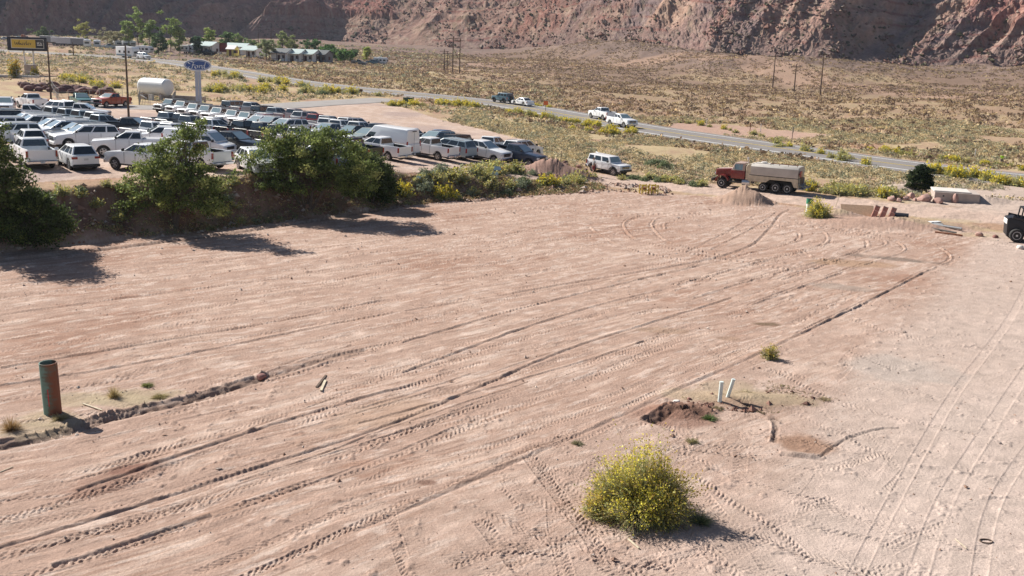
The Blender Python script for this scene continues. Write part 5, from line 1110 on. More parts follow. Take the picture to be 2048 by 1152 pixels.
sharp(MB().tube((0,0,-.2), (0,0,.86), .07, n=14).build('pipe_wall', PVC, t)); sharp(MB().tube((0,0,.86), (0,0,.90), .078, .073, n=14).build('pipe_cap', PVC, t))
def ray_rot(a, b):  # heading of a->b given in pixels
    A_, B_ = np.array(on(*a)), np.array(on(*b)); return A_, B_
def board(a, b, w, h, m, label, name='wood_board', cat='board', lift=.02):
    A_, B_ = ray_rot(a, b); L = float(np.hypot(*(B_-A_))); o = MB().box(0, L, -w/2, w/2, 0, h).build(name, m, None, .004); o.location = (A_[0], A_[1], tz(*A_)+lift); o.rotation_euler = (0, 0, math.atan2(B_[1]-A_[1], B_[0]-A_[0])); return tag(o, label, cat)
board((633,776),(652,752),.09,.03,WOODD,'weathered brown board, left of the two on the graded dirt'); board((642,783),(651,762),.10,.035,WOOD,'pale board, right of the two on the graded dirt')
board((166,809),(204,822),.06,.03,WOOD,'pale wooden stake lying right of the steel pipe'); board((1256,1080),(1278,1099),.05,.03,WOOD,'short pale stick in front of the big bush')
board((1910,1079),(1933,1099),.03,.015,WOOD,'thin pale stick on the gravel at lower right'); board((0,946),(26,935),.03,.02,WOOD,'thin pale stick at the left edge'); board((1395,800),(1418,801),.05,.03,WOOD,'short stick left of the two white pipes'); board((1535,800),(1570,812),.03,.02,WOOD,'thin pale lath right of the leaning white pipe')
t = MB(); rr_ = [[(0.17*math.cos(a)+.018*math.cos(b)*math.cos(a), .12*math.sin(a)+.018*math.cos(b)*math.sin(a), .015+.018*math.sin(b)) for b in np.linspace(0, 2*math.pi, 7)[:-1]] for a in np.linspace(0, 2*math.pi, 19)]
t.loft(rr_, cap=False); o = t.build('rubber_ring', WOODD); local(o, 1972, 1083); tag(o, 'dark oval ring lying on the gravel at lower right', 'ring')
def rock(name, u, v, s, m, label, seed, sc=(1, 1, .7), group=None, cat='rock', xy=None, dz=0.):
    bm = bmesh.new(); bmesh.ops.create_icosphere(bm, subdivisions=3, radius=1); r_ = random.Random(seed); ax = [Vector((r_.gauss(0, 1), r_.gauss(0, 1), r_.gauss(0, 1))).normalized() for _ in range(9)]; cut = [r_.uniform(.55, .9) for _ in ax]
    for v_ in bm.verts:
        p = v_.co.copy()
        for a, c in zip(ax, cut):
            d = p.dot(a)
            if d > c: p -= a*(d-c)*.9
        v_.co = Vector((p.x*sc[0], p.y*sc[1], p.z*sc[2]))*s
    me = bpy.data.meshes.new(name); bm.to_mesh(me); bm.free(); me.materials.append(m); o = bpy.data.objects.new(name, me); C.objects.link(o); sharp(o, 30)
    x, y = xy or on(u, v); o.location = (x, y, tz(x, y)+s*sc[2]*.45+dz); o.rotation_euler = (0, 0, r_.uniform(0, 6)); return tag(o, label, cat, group)
rock('stone', 1353, 806, .14, CONCL, 'small white stone on the dark disturbed soil left of the white pipes', 1); rock('stone', 1378, 800, .1, REDR, 'small red stone beside the white stone', 2)
rock('stone', 523, 757, .2, REDR, 'single dark clod on the ridge in the middle left of the field', 3)
gR = 'pink boulders beside the dirt road'
for i, (u, v, s, lb) in enumerate([(1783,401,.75,'leftmost low pink boulder of the group by the dirt road'), (1800,397,.7,'second pink boulder from the left by the dirt road'), (1797,403,.5,'small pink boulder in front of the tallest pair'), (1812,400,.6,'flat pink boulder between the two piles'),
       (1822,396,.75,'pointed pink boulder leaning in the middle of the group'), (1830,402,.45,'small boulder at the foot of the pointed one'), (1848,402,1.05,'largest rounded pink boulder of the group'), (1873,397,.75,'rounded boulder behind the one at the right end'), (1874,406,.8,'oval pink boulder at the right end of the group'), (1860,392,.6,'dark boulder in the shadow of the juniper')]):
    rock('boulder', u, v, s*.62, PINKR, lb, 20+i, (1.1, .8, .75), gR, 'boulder')
rock('boulder', 1910, 405, .62, PINKR, 'pointed pink boulder standing alone before the concrete vault', 33, (.75, .6, .95), gR, 'boulder'); rock('boulder', 1958, 472, .3, PINKR, 'small pink rock between two weeds near the loader', 34); rock('boulder', 1992, 476, .26, REDR, 'small dark rock nearest the loader', 35)
# concrete vault with lid
t = thing('concrete_vault', 'pale concrete vault with a flat lid by the dirt road', 'vault'); local(t, 1908, 401, rz=R(-14)); t.scale = (.95, .95, .85)
MB().box(-2.0, 2.0, -1.5, 1.5, -.1, 1.0).build('vault_body', CONC, t, .03); MB().box(-2.05, 1.2, -1.3, 1.45, 1.0, 1.13).build('lid', CONCL, t, .02); MB().tube((-1.2, -1.51, .62), (-1.2, -1.49, .62), .09, n=10).build('port', BLACKP, t)
# leaning steel plate, blocks, drum, pipes
t = thing('steel_plate', 'tan folded steel plate lying half buried in the soil heap', 'plate'); local(t, 1716, 432, rz=R(-8)); MB().box(-1.3, 1.3, 0, .05, 0, 1.25, Matrix.Rotation(R(-52), 4, 'X')).build('plate', TAN, t, .01); MB().box(-1.32, -1.27, -.1, .95, .0, .5, Matrix.Rotation(R(-18), 4, 'X')).build('plate_end', DSTEEL, t)
for i, (u, v) in enumerate([(1746,436), (1762,438), (1779,440)]):
    t = thing('concrete_block', ['left','middle','right'][i]+' one of three red stepped concrete blocks leaning in a row', 'block', group='red concrete blocks'); local(t, u, v, rz=R(-25)); P = [(-.55,0),(.55,0),(.62,.45),(.45,.55),(.30,.50),(.18,.95),(-.12,1.0),(-.2,.62),(-.45,.6)]
    t.rotation_euler = (0, R(16), R(-20)); o = MB().prism(P, -.2, .2, 'x').build('block_body', REDC, t, .04, 2); o.rotation_euler = (R(-12), 0, 0); MB().box(-.21, .21, -.12, .18, .99, 1.05).build('block_cap', CONC, t, .01).rotation_euler = (R(-12), 0, 0)
o = sharp(MB().tube((-.55, 0, .32), (.55, 0, .32), .32, n=18).build('steel_drum', BLACKP, None)); local(o, 1801, 442, rz=R(-20)); tag(o, 'black drum lying at the right of the red blocks', 'drum')
def lay(a, b, r_, m, label, z=.1):
    A_, B_ = ray_rot(a, b); o = sharp(MB().tube((0, 0, 0), (float(B_[0]-A_[0]), float(B_[1]-A_[1]), tz(*B_)-tz(*A_)), r_, n=10).build('metal_pipe', m)); o.location = (A_[0], A_[1], tz(*A_)+z); return tag(o, label, 'pipe', 'pipes lying beyond the field corner')
lay((1800,443),(1885,456),.09,STEEL,'long grey pipe starting at the black drum',.25); lay((1838,450),(1923,463),.11,STEEL,'thickest grey pipe at the right end of the lying pipes',.2); lay((1842,455),(1912,468),.06,DSTEEL,'thin dark pipe in front of the thickest one',.1); lay((1870,466),(1925,473),.06,RUST,'rusty pipe nearest to us at the right end',.08)
o = MB().box(-.5,.5,-.2,.2,.3,.36).build('white_sheet', WHITE); local(o, 1868, 452, rz=.4); tag(o, 'small white sheet lying on the grey pipes', 'sheet')
# yellow rack
t = thing('yellow_rack', 'low yellow steel rack standing on the dirt near the road', 'rack'); local(t, 1297, 388, rz=R(15))
for k, x_ in enumerate((-.75, -.15, .15, .75)):
    for y_ in (-.3, .3): MB().tube((x_, y_, 0), (x_, y_, .85), .05, n=6).build('post', YEL, t)
for x_ in (-.45, .45):
    m_ = MB().box(x_-.32, x_+.32, -.34, -.27, .72, .80).box(x_-.32, x_+.32, .27, .34, .72, .80).box(x_-.32, x_+.32, -.34, -.28, .32, .38).box(x_-.32, x_+.32, .28, .34, .32, .38).tube((x_-.3, -.3, .1), (x_+.3, -.3, .72), .03, n=5); m_.build('frame', YEL, t); MB().box(x_-.2, x_+.2, -.2, .2, .4, .6).build('crossbar', RUST, t)
# standpipe
t = thing('standpipe', 'white standpipe with a green top behind the round yellow bush', 'standpipe'); local(t, 1617, 428); sharp(MB().tube((0,0,-.2), (0,0,.85), .24, n=18).build('pipe_wall', PVC, t)); sharp(MB().tube((0,0,.85), (0,0,1.25), .27, n=18).build('green_collar', GRN, t)); MB().tube((0,0,1.25), (0,0,1.26), .25, n=18).build('opening', BLACKP, t)
o = MB().tube((0,0,0), (.25,0,1.1), .025, n=5).build('survey_lath', WOOD); local(o, 1671, 414); tag(o, 'thin pale lath standing in the soil heap right of the yellow bush', 'lath')
o = MB().box(-.03, .03, -.03, .03, 0, 1.9).build('fence_post', DSTEEL); local(o, 1121, 340); tag(o, 'lone thin steel post in front of the dirt mound', 'post')
for u, v, s, lb in [(995,352,.7,'pale blue sheet of litter on the bank, upper one'), (990,362,.6,'pale blue sheet of litter on the bank, lower one'), (837,370,.5,'pale blue litter near the foot of the bank below the van')]:
    o = MB().prism([(-.5*s,0),(.5*s,.05),(.4*s,.5*s),(-.3*s,.6*s)], 0, .03).build('litter_sheet', mat('pale_blue_sheet', (.42,.56,.62), .6)); local(o, u, v, rz=.3); o.rotation_euler = (R(-35), 0, .3); o.location.z += .5; tag(o, lb, 'litter')
# mound boulders
for k_, (u_, v_, s_) in enumerate([(1140,352,.9),(1160,358,.8),(1098,352,.7),(1128,362,.75)]): bush(12, *on(u_, v_), s_, ['first','second','third','fourth'][k_]+' dark green bush growing on the near side of the dirt mound', 'bushes on the dirt mound')
rr_ = random.Random(5)
for i in range(16):
    u = 1078+rr_.uniform(0, 92); v = 322+rr_.uniform(0, 26)+(u-1078)*.1; rock('mound_rock', u, v, rr_.uniform(.25, .6), REDD if i % 3 else REDR, 'dark red rock on the dirt mound at the end of the bank, '+['first','second','third','fourth','fifth','sixth','seventh','eighth','ninth','tenth','eleventh','twelfth','thirteenth','fourteenth','fifteenth','sixteenth'][i], 60+i, group='rocks on the dirt mound')

# ================================================================ TANKER TRUCK
def tanker():
    t = thing('tanker_truck', 'old water truck with dark red cab and grey tank on the dirt road', 'truck'); A_ = np.array(on(1443, 373)); B_ = np.array(on(1580, 386)); c = (A_+B_)/2; d = A_-B_
    hd = math.atan2(d[1], d[0]); t.location = (c[0], c[1], tz(*c)); t.rotation_euler = (0, 0, hd); t.scale = (.9, .9, .93)
    # x forward (cab), length about 8.4
    MB().box(-4.3, 3.6, -.45, -.33, .85, 1.08).box(-4.3, 3.6, .33, .45, .85, 1.08).box(-4.2, 3.5, -.33, .33, .9, 1.0).build('chassis', DSTEEL, t)
    hood = MB().add([(2.35,-.62,1.2),(4.15,-.5,1.15),(4.15,.5,1.15),(2.35,.62,1.2),(2.35,-.62,1.98),(4.15,-.46,1.80),(4.15,.46,1.80),(2.35,.62,1.98)], [(3,2,1,0),(4,5,6,7),(0,1,5,4),(1,2,6,5),(2,3,7,6),(3,0,4,7)])
    sharp(hood.build('hood', REDP, t, .08, 3)); MB().add([(2.4,-.5,1.995),(4.0,-.42,1.835),(4.0,.42,1.835),(2.4,.5,1.995)], [(0,1,2,3)]).build('hood_top', mat('faded_red', (.50,.36,.33), .6, noise=.15), t)
    MB().box(4.14, 4.2, -.38, .38, 1.15, 1.72).build('grille', CHROME, t, .01)
    cab = MB().add([(.95,-1.0,1.05),(2.4,-1.0,1.05),(2.4,1.0,1.05),(.95,1.0,1.05),(.95,-1.0,1.85),(2.42,-1.0,1.85),(2.42,1.0,1.85),(.95,1.0,1.85)], [(3,2,1,0),(4,5,6,7),(0,1,5,4),(1,2,6,5),(2,3,7,6),(3,0,4,7)]); sharp(cab.build('cab', REDP, t, .05, 2))
    c0 = [Vector(p) for p in ((.97,-.98,1.85),(2.40,-.98,1.85),(2.40,.98,1.85),(.97,.98,1.85))]; c1 = [Vector(p) for p in ((1.05,-.86,2.62),(2.05,-.86,2.62),(2.05,.86,2.62),(1.05,.86,2.62))]
    sharp(MB().add(c0+c1, [(3,2,1,0),(4,5,6,7),(0,1,5,4),(1,2,6,5),(2,3,7,6),(3,0,4,7)]).build('cab_top', mat('cab_faded', (.42,.30,.25), .6, noise=.2), t, .06, 3))
    for nm, q, u0, u1 in (('windshield', [c0[1], c0[2], c1[2], c1[1]], .06, .94), ('side_window', [c0[0], c0[1], c1[1], c1[0]], .18, .9), ('side_window', [c0[2], c0[3], c1[3], c1[2]], .1, .82), ('rear_window', [c0[3], c0[0], c1[0], c1[3]], .25, .75)):
        w_ = MB(); panel(w_, q, u0, u1, .1, .82); w_.build(nm, GLASS2, t)
    MB().box(1.5, 1.52, .93, .96, 1.9, 2.5).box(1.5, 1.52, .93, 1.3, 2.5, 2.53).build('pillar_trim', CHROME, t)
    for sd in (-1, 1):
        pr = [(3.3+.72*math.cos(a), .62+.72*math.sin(a)) for a in np.linspace(-.05, math.pi*.93, 12)]+[(3.3+.60*math.cos(a), .62+.60*math.sin(a)) for a in np.linspace(math.pi*.93, -.05, 12)]; a, b = sorted((sd*.55, sd*1.12)); sharp(MB().prism(pr, a, b).build('fender', REDP, t, .03, 2))
        a, b = sorted((sd*.55, sd*1.05)); MB().box(.9, 2.5, a, b, .62, .78).build('step', DSTEEL, t, .01)
        sharp(MB().tube((.35, sd*.85, .75), (1.15, sd*.85, .75), .3, n=16).build('fuel_tank', ALLOY, t)); MB().box(2.0, 2.06, sd*1.02 if sd > 0 else -1.25, 1.25 if sd > 0 else -1.02, 1.9, 2.4).build('mirror', CHROME, t)
        a, b = sorted((sd*.72, sd*.52)); sharp(MB().tube((4.13, (a+b)/2, 1.35), (4.2, (a+b)/2, 1.35), .12, n=14).build('headlight', LENS, t))
    MB().box(4.2, 4.42, -1.15, 1.15, .62, .90).build('front_bumper', DSTEEL, t, .03)
    sharp(MB().tube((.75, .75, 1.1), (.75, .75, 3.1), .07, n=10).build('exhaust_stack', CHROME, t)); MB().box(.70, .86, .66, .84, 3.0, 3.2).build('beacon', DIRTYW, t, .02)
    sharp(MB().prism([(.35,1.05),(.85,1.05),(.85,2.3),(.62,2.62),(.35,2.62)], -1.0, 1.0).build('bulkhead', RUSTW, t, .03))
    # tank: box with rounded shoulders
    sec = [(-1.22,1.62),(1.22,1.62),(1.24,1.8),(1.24,2.45),(1.05,2.62),(.9,2.68),(-.9,2.68),(-1.05,2.62),(-1.24,2.45),(-1.24,1.8)]
    sharp(MB().loft([[(x_, a, b) for a, b in sec] for x_ in (.3, -4.55)]).build('tank', TANK, t, .03, 2), 30)
    sk = [(.5,1.56),(-4.6,1.56),(-4.6,.72),(-4.25,.72),(-3.95,1.28),(-1.75,1.28),(-1.35,.98),(-.9,.98),(.5,.98)]
    for sd in (-1, 1): a, b = sorted((sd*1.25, sd*1.19)); MB().prism(sk, a, b).build('side_skirt', RUSTW, t, .01)
    MB().box(.4, -4.5, -1.2, 1.2, 1.555, 1.625).build('tank_sill', DSTEEL, t)
    MB().box(-1.6, .1, -.3, .3, 2.685, 2.75).build('walkway', CONCL, t, .01); m_ = MB()
    for x_ in (-1.6, -2.5, -3.4, -4.3): m_.tube((x_, .8, 2.66), (x_, .8, 2.84), .03, n=6)
    m_.tube((-1.6, .8, 2.84), (-4.4, .8, 2.84), .035, n=6); m_.build('rail', RUST, t); MB().tube((-.7, 0, 2.66), (-.7, 0, 2.85), .3, n=16).build('hatch', DIRTYW, t); sharp(MB().tube((-4.72, 1.0, 2.05), (-4.85, 1.0, 2.05), .34, n=18).build('hose_reel', REDP, t)); MB().tube((-4.5, 1.0, 2.05), (-4.75, 1.0, 2.05), .06, n=8).build('reel_axle', DSTEEL, t)
    MB().box(-5.1, -4.5, -1.1, 1.1, .55, .63).box(-4.7, -4.6, -1.0, -.85, .6, 1.6).box(-4.7, -4.6, .85, 1.0, .6, 1.6).build('rear_frame', STEEL, t); m_ = MB()
    for y_ in (-.8, -.3, .3, .8): m_.tube((-4.6, y_, 1.0), (-5.3, y_*1.1, .7), .05, n=6); m_.tube((-5.3, y_*1.1, .7), (-5.45, y_*1.1, .9), .09, .05, n=8)
    m_.build('spray_pipes', STEEL, t); MB().box(-4.62, -4.58, -.9, -.75, .95, 1.1).box(-4.62, -4.58, .75, .9, .95, 1.1).build('tail_lights', RED, t)
    for x_, rr in ((3.3, .50), (-1.05, .46), (-2.35, .52), (-3.55, .52)):
        for sd in (-1, 1): wheel(t, x_, sd*.98, rr, .30, 'steel')
    # faded lettering
    return t
tanker()

# ================================================================ SKID STEER at the right edge
t = thing('skid_loader', 'black skid steer loader cut by the right edge of the photo', 'loader'); A_ = on(2052, 482); t.location = (A_[0], A_[1], tz(*A_)); t.rotation_euler = (0, 0, R(-14)); t.scale = (1.15, 1.15, 1.15)
sharp(MB().prism([(-1.3,.35),(1.0,.35),(1.0,.9),(.2,1.0),(-.9,1.55),(-1.35,1.45)], -.55, .55).build('body', BLACKP, t, .05, 2)); MB().prism([(-1.0,1.0),(-1.37,1.05),(-1.37,1.35),(-1.0,1.45)], -.5, .5).build('side_panel', DIRTYW, t, .02)
m_ = MB()
for y_ in (-.5, .5): m_.tube((.75, y_, .95), (.65, y_, 2.05), .045, n=6); m_.tube((.65, y_, 2.05), (-.5, y_, 2.1), .045, n=6); m_.tube((-.5, y_, 2.1), (-.6, y_, 1.2), .045, n=6)
m_.box(-.55, .68, -.52, .52, 2.06, 2.14); m_.build('cab_frame', BLACKP, t)
for y_ in (-.72, .72): MB().tube((-1.1, y_, 1.55), (.9, y_, 1.2), .09, n=6).tube((.9, y_, 1.2), (1.5, y_, .4), .09, n=6).build('lift_arm', BLACKP, t)
sharp(MB().prism([(1.45,.02),(2.1,.02),(2.12,.06),(1.6,.14),(1.5,.65),(1.42,.65)], -.9, .9).build('bucket', STEEL, t))
for x_ in (-.75, .55):
    for sd in (-1, 1): wheel(t, x_, sd*.72, .42, .3, 'steel')
MB().box(.1, .5, -.3, .3, .9, 1.1).box(-.1, .1, -.3, .3, .9, 1.7).build('seat', CLOTH, t); rock('stone', 2040, 497, .25, CONCL, 'pale stone on the gravel below the loader', 90)
board((2018,486),(2046,486),.05,.03,DSTEEL,'thin dark bar lying in front of the loader','metal_bar','bar')

# ================================================================ PEOPLE
SKIN = mat('skin', (.42,.26,.18), .6); HAIR = mat('dark_hair', (.03,.022,.018), .8)
def skin_obj(name, nodes, edges, m, parent, sub=1):
    me = bpy.data.meshes.new(name); me.from_pydata([n_[:3] for n_ in nodes], edges, []); o = bpy.data.objects.new(name, me); C.objects.link(o); o.parent = parent
    md = o.modifiers.new('skin', 'SKIN'); 
    for sv, n_ in zip(me.skin_vertices[0].data, nodes): sv.radius = (n_[3], n_[4] if len(n_) > 4 else n_[3])
    me.skin_vertices[0].data[0].use_root = True; o.modifiers.new('sub', 'SUBSURF').levels = sub; o.modifiers['sub'].render_levels = sub; me.materials.append(m); return o
def person(label, u, v, rz, shirt, shorts, H=1.75, longp=False, xy=None, stride=.14, arms=0., shoes=BLACKP):
    t = thing('person', label, 'person'); x, y = xy or on(u, v); t.location = (x, y, tz(x, y)+.07); t.rotation_euler = (0, 0, rz); k = H/1.75; s = lambda *n_: [tuple(a*k for a in q) for q in n_]
    N = s((0,0,.95,.13,.11),(0,0,1.12,.125,.10),(0,0,1.34,.16,.11),(0,0,1.47,.06),(0,.015,1.55,.065),(0,.02,1.64,.085,.098),(0,.01,1.71,.06), # torso, head 0-6
      (-.19,0,1.41,.055),(-.24,-.02,1.13,.043),(-.26,.12+arms,.90+arms,.03),(.19,0,1.41,.055),(.25,-.03,1.13,.043),(.27,.10+arms,.90+arms,.03), # arms 7-12
      (-.10,0,.88,.09),(-.11,stride*.6,.50,.058),(-.11,stride*.2,.08,.038),(-.11,stride*.2+.16,.035,.035),(.10,0,.88,.09),(.11,-stride*.3,.50,.058),(.11,-stride*1.6,.09,.038),(.11,-stride*1.6+.15,.035,.035))
    E_ = [(0,1),(1,2),(2,3),(3,4),(4,5),(5,6),(2,7),(7,8),(8,9),(2,10),(10,11),(11,12),(0,13),(13,14),(14,15),(15,16),(0,17),(17,18),(18,19),(19,20)]
    for sd, w in ((-1, 9), (1, 12)):
        bx, by, bz = N[w][:3]; N.append((bx, by+.03, bz-.07, .032, .018)); pl = len(N)-1; E_.append((w, pl))
        for f in range(4): N.append((bx+(f-1.5)*.018, by+.05, bz-.155+abs(f-1.3)*.012, .008)); E_.append((pl, len(N)-1))
        N.append((bx-sd*.05, by+.05, bz-.08, .009)); E_.append((pl, len(N)-1))
    skin_obj('body', N, E_, SKIN, t)
    T_ = s((0,0,.93,.15,.13),(0,0,1.12,.145,.12),(0,0,1.34,.175,.13),(0,0,1.44,.09),(-.2,0,1.40,.075),(-.235,-.015,1.2,.062),(.2,0,1.40,.075),(.24,-.015,1.2,.062)); skin_obj('shirt', T_, [(0,1),(1,2),(2,3),(2,4),(4,5),(2,6),(6,7)], shirt, t)
    lz = .12 if longp else .52
    S_ = s((0,0,.97,.15,.135),(-.10,0,.86,.11),(-.11,stride*.6*(1 if not longp else .4),lz,.085 if not longp else .06),(.10,0,.86,.11),(.11,-stride*(.3 if not longp else 1.5),lz,.085 if not longp else .06)); skin_obj('shorts' if not longp else 'trousers', S_, [(0,1),(1,2),(0,3),(3,4)], shorts, t)
    hd = MB().ball((0, -.005*k, 1.69*k), .098*k, 10, 6, 1.0); hd.v = [(a, b, max(c, 1.655*k)) for a, b, c in hd.v]; sharp(hd.build('hair', HAIR, t), 60)
    f_ = MB(); f_.box(-.012*k, .012*k, .10*k, .13*k, 1.61*k, 1.645*k); f_.build('nose', SKIN, t)
    for sd in (-1, 1): MB().box((sd*.035-.012)*k, (sd*.035+.012)*k, .098*k, .108*k, 1.645*k, 1.66*k).build('eye', BLACKP, t); MB().box((sd*.092-.01)*k, (sd*.092+.01)*k, -.01*k, .03*k, 1.61*k, 1.66*k).build('ear', SKIN, t)
    MB().box(-.03*k, .03*k, .098*k, .108*k, 1.582*k, 1.592*k).build('mouth', mat('lips', (.25,.09,.07), .6), t)
    for q in (N[16], N[20]): MB().box(q[0]-.045, q[0]+.045, q[1]-.18, q[1]+.09, -.05, .07).build('shoe', shoes, t, .02, 2)
    return t
person('person in grey shirt and dark red shorts standing behind the white boxy wagon', 1186, 352, R(-60), mat('grey_shirt', (.38,.38,.38), .9), mat('dark_red_shorts', (.22,.03,.03), .9), shoes=WHITE, arms=.12)
i_ = min(range(len(hw[0])), key=lambda i: abs(hw[0][i]-54.5)+abs(hw[1][i]-113)); px_ = on(2002, 333)
person('person in a bright yellow green vest walking along the far edge of the highway', 0, 0, R(150), mat('hi_vis_yellow', (.50,.80,.05), .7), mat('dark_trousers', (.03,.03,.04), .9), H=1.45, longp=True, xy=px_)

# ================================================================ SIGNS AND POSTS BY THE LOT
def text_obj(name, body, size, m, parent, loc, rot, shear=0., ext=.02, bold=0., sx=1.):
    cu = bpy.data.curves.new(name, 'FONT'); cu.body = body; cu.size = size; cu.shear = shear; cu.extrude = ext; cu.align_x = 'CENTER'; cu.align_y = 'CENTER'; cu.offset = bold
    o = bpy.data.objects.new(name, cu); C.objects.link(o); bpy.context.view_layer.update(); dg = bpy.context.evaluated_depsgraph_get(); me = bpy.data.meshes.new_from_object(o.evaluated_get(dg)); me.name = name
    bpy.data.objects.remove(o); me.materials.clear(); me.materials.append(m); o = bpy.data.objects.new(name, me); C.objects.link(o); o.parent = parent; o.location = loc; o.rotation_euler = rot; o.scale = (sx, 1, 1); return o
t = thing('oval_sign', 'blue oval dealership sign on a tall pale double column', 'sign'); A_ = on(398, 216); t.location = (A_[0], A_[1], tz(*A_)); t.rotation_euler = (0, 0, R(14))
zc = 6.15; n = 44
def oval(a, b, y0, y1): return [[(a*math.cos(2*math.pi*i/n), y, zc+b*math.sin(2*math.pi*i/n)) for i in range(n)] for y in (y0, y1)]
sharp(MB().loft(oval(1.95, .85, -.28, .28)).build('sign_case', WHITE, t, .03)); sharp(MB().loft(oval(1.80, .74, -.305, .305)).build('sign_rim', BLUE, t)); sharp(MB().loft(oval(1.70, .66, -.312, .312)).build('white_line', WHITE, t)); sharp(MB().loft(oval(1.65, .62, -.32, .32)).build('sign_face', BLUE, t))
def stroke(pts, w0, w1, y, m, parent, name, n_=10):
    P = catmull(pts, n_); mb = MB(); L = len(P)
    for i in range(L-1):
        a, b = P[i], P[i+1]; d = (b-a)/(np.hypot(*(b-a))+1e-9); nn_ = np.array([-.5, .87]); 
        w = w0+(w1-w0)*abs(math.sin(math.pi*i/L)); mb.add([(a[0]-.5*w, y, a[1]-.3*w), (b[0]-.5*w, y, b[1]-.3*w), (b[0]+.5*w, y, b[1]+.3*w), (a[0]+.5*w, y, a[1]+.3*w), (a[0]-.5*w, y+.01, a[1]-.3*w), (b[0]-.5*w, y+.01, b[1]-.3*w), (b[0]+.5*w, y+.01, b[1]+.3*w), (a[0]+.5*w, y+.01, a[1]+.3*w)], [(0,1,2,3),(7,6,5,4),(0,4,5,1),(3,2,6,7),(0,3,7,4),(1,5,6,2)])
    return mb
def script_word(parent, strokes, s, ox, oz, y, m, name, w=.09):
    mb = MB()
    for st in strokes: q = stroke([(ox+a*s, oz+b*s) for a, b in st], w*.55*s, w*s, y, m, parent, name); mb.add(q.v, q.f)
    return mb.build(name, m, parent)
FORD = [[(-1.15,.32),(-1.35,.42),(-1.42,.62),(-1.1,.72),(-.6,.62),(-.1,.78),(.05,.9)], [(-.62,.66),(-.75,.2),(-.92,-.35),(-1.2,-.52),(-1.45,-.38),(-1.4,-.15),(-1.22,-.12)], [(-1.05,.12),(-.8,.2),(-.5,.14),(-.36,.28)],
        [(-.12,.10),(-.38,.02),(-.42,-.25),(-.22,-.38),(0,-.22),(0,.02),(-.14,.10),(.1,.0),(.22,.06)], [(.22,.1),(.32,.1),(.26,-.32),(.34,0),(.52,.14),(.66,.04)], [(1.0,.06),(.78,.08),(.68,-.15),(.76,-.34),(.92,-.28),(1.08,0),(1.22,.5),(1.3,.72),(1.12,.2),(1.04,-.18),(1.14,-.36),(1.34,-.22)]]
script_word(t, FORD, .88, .02, zc-.12, -.332, WHITE, 'lettering', .15)
MB().box(-.42, .02, -.22, .22, -.2, zc-.7).build('column', GREYP, t, .02); MB().box(.06, .42, -.22, .22, -.2, zc-.7).build('column', GREYP, t, .02)
# yellow and black billboard
t = thing('billboard', 'black framed billboard with a yellow panel on two white posts', 'sign'); A_ = on(62, 150); t.location = (A_[0], A_[1], tz(*A_)); t.rotation_euler = (0, 0, R(18)); sc_ = math.hypot(*A_)/F_PX
def P_(u, v): return ((u-60)*sc_, (150-v)*sc_)
zb, zt_ = P_(0, 106)[1], P_(0, 84)[1]
MB().box(-3.9, 3.3, -.35, .35, zb-.2, zt_).build('frame', mat('navy_black', (.012,.014,.03), .5), t, .04); MB().box(-3.2, 2.8, -.365, .365, zb+.28, zt_-.38).build('border', DIRTYW, t); MB().box(-3.1, 1.25, -.375, .375, zb+.38, zt_-.48).build('yellow_panel', mat('billboard_yellow', (.62,.42,.06), .5), t); MB().box(1.25, 2.7, -.375, .375, zb+.38, zt_-.48).build('black_panel', BLACKP, t)
WH = [[(-1.6,.3),(-1.5,-.25),(-1.3,-.1),(-1.2,.15),(-1.15,-.25),(-.95,-.1),(-.88,.3)], [(-.75,.55),(-.85,-.3),(-.65,.02),(-.5,-.28),(-.4,-.2)], [(-.3,-.1),(-.1,.0),(-.2,.1),(-.34,-.1),(-.22,-.28),(0,-.2)], [(.05,-.1),(.26,.0),(.14,.1),(.02,-.1),(.14,-.28),(.36,-.2)], [(.45,.5),(.4,-.1),(.5,-.28),(.62,-.2)], [(.7,-.1),(.92,0),(.8,.1),(.66,-.1),(.8,-.28),(1.0,-.2)], [(1.1,.08),(1.08,-.28),(1.16,0),(1.36,.08)]]
script_word(t, WH, 1.05, -.85, (zb+zt_)/2, -.385, BLACKP, 'lettering', .13); MB().box(1.5, 2.5, -.385, .385, (zb+zt_)/2-.38, (zb+zt_)/2+.32).build('logo_patch', DIRTYW, t); text_obj('logo', 'CAT', .62, BLACKP, t, (2.0, -.392, (zb+zt_)/2-.03), (R(90), 0, 0), bold=.02)
for x0_, x1_ in ((-.9, -.55), (.65, .95)): MB().tube((x0_, 0, 1.9), (x0_-.15 if x0_ < 0 else x0_+.05, 0, zb-.15), .16, n=10).build('post', DIRTYW, t)
MB().box(-1.1, 1.15, -.6, .6, -.3, 2.05).build('plinth', CONC, t, .04); t = None
t = thing('digger_arm', 'rusty orange excavator bucket behind the yellow billboard', 'bucket'); A_ = on(48, 84); t.location = (A_[0], A_[1], tz(*A_)); sharp(MB().prism([(-2.2,0),(2.2,0),(2.6,.6),(1.2,1.6),(.2,3.),(-.5,3.2),(-1.2,1.5),(-2.4,.8)], -1, 1).build('bucket_shell', mat('rusty_orange', (.35,.12,.05), .8, noise=.3), t, .1))
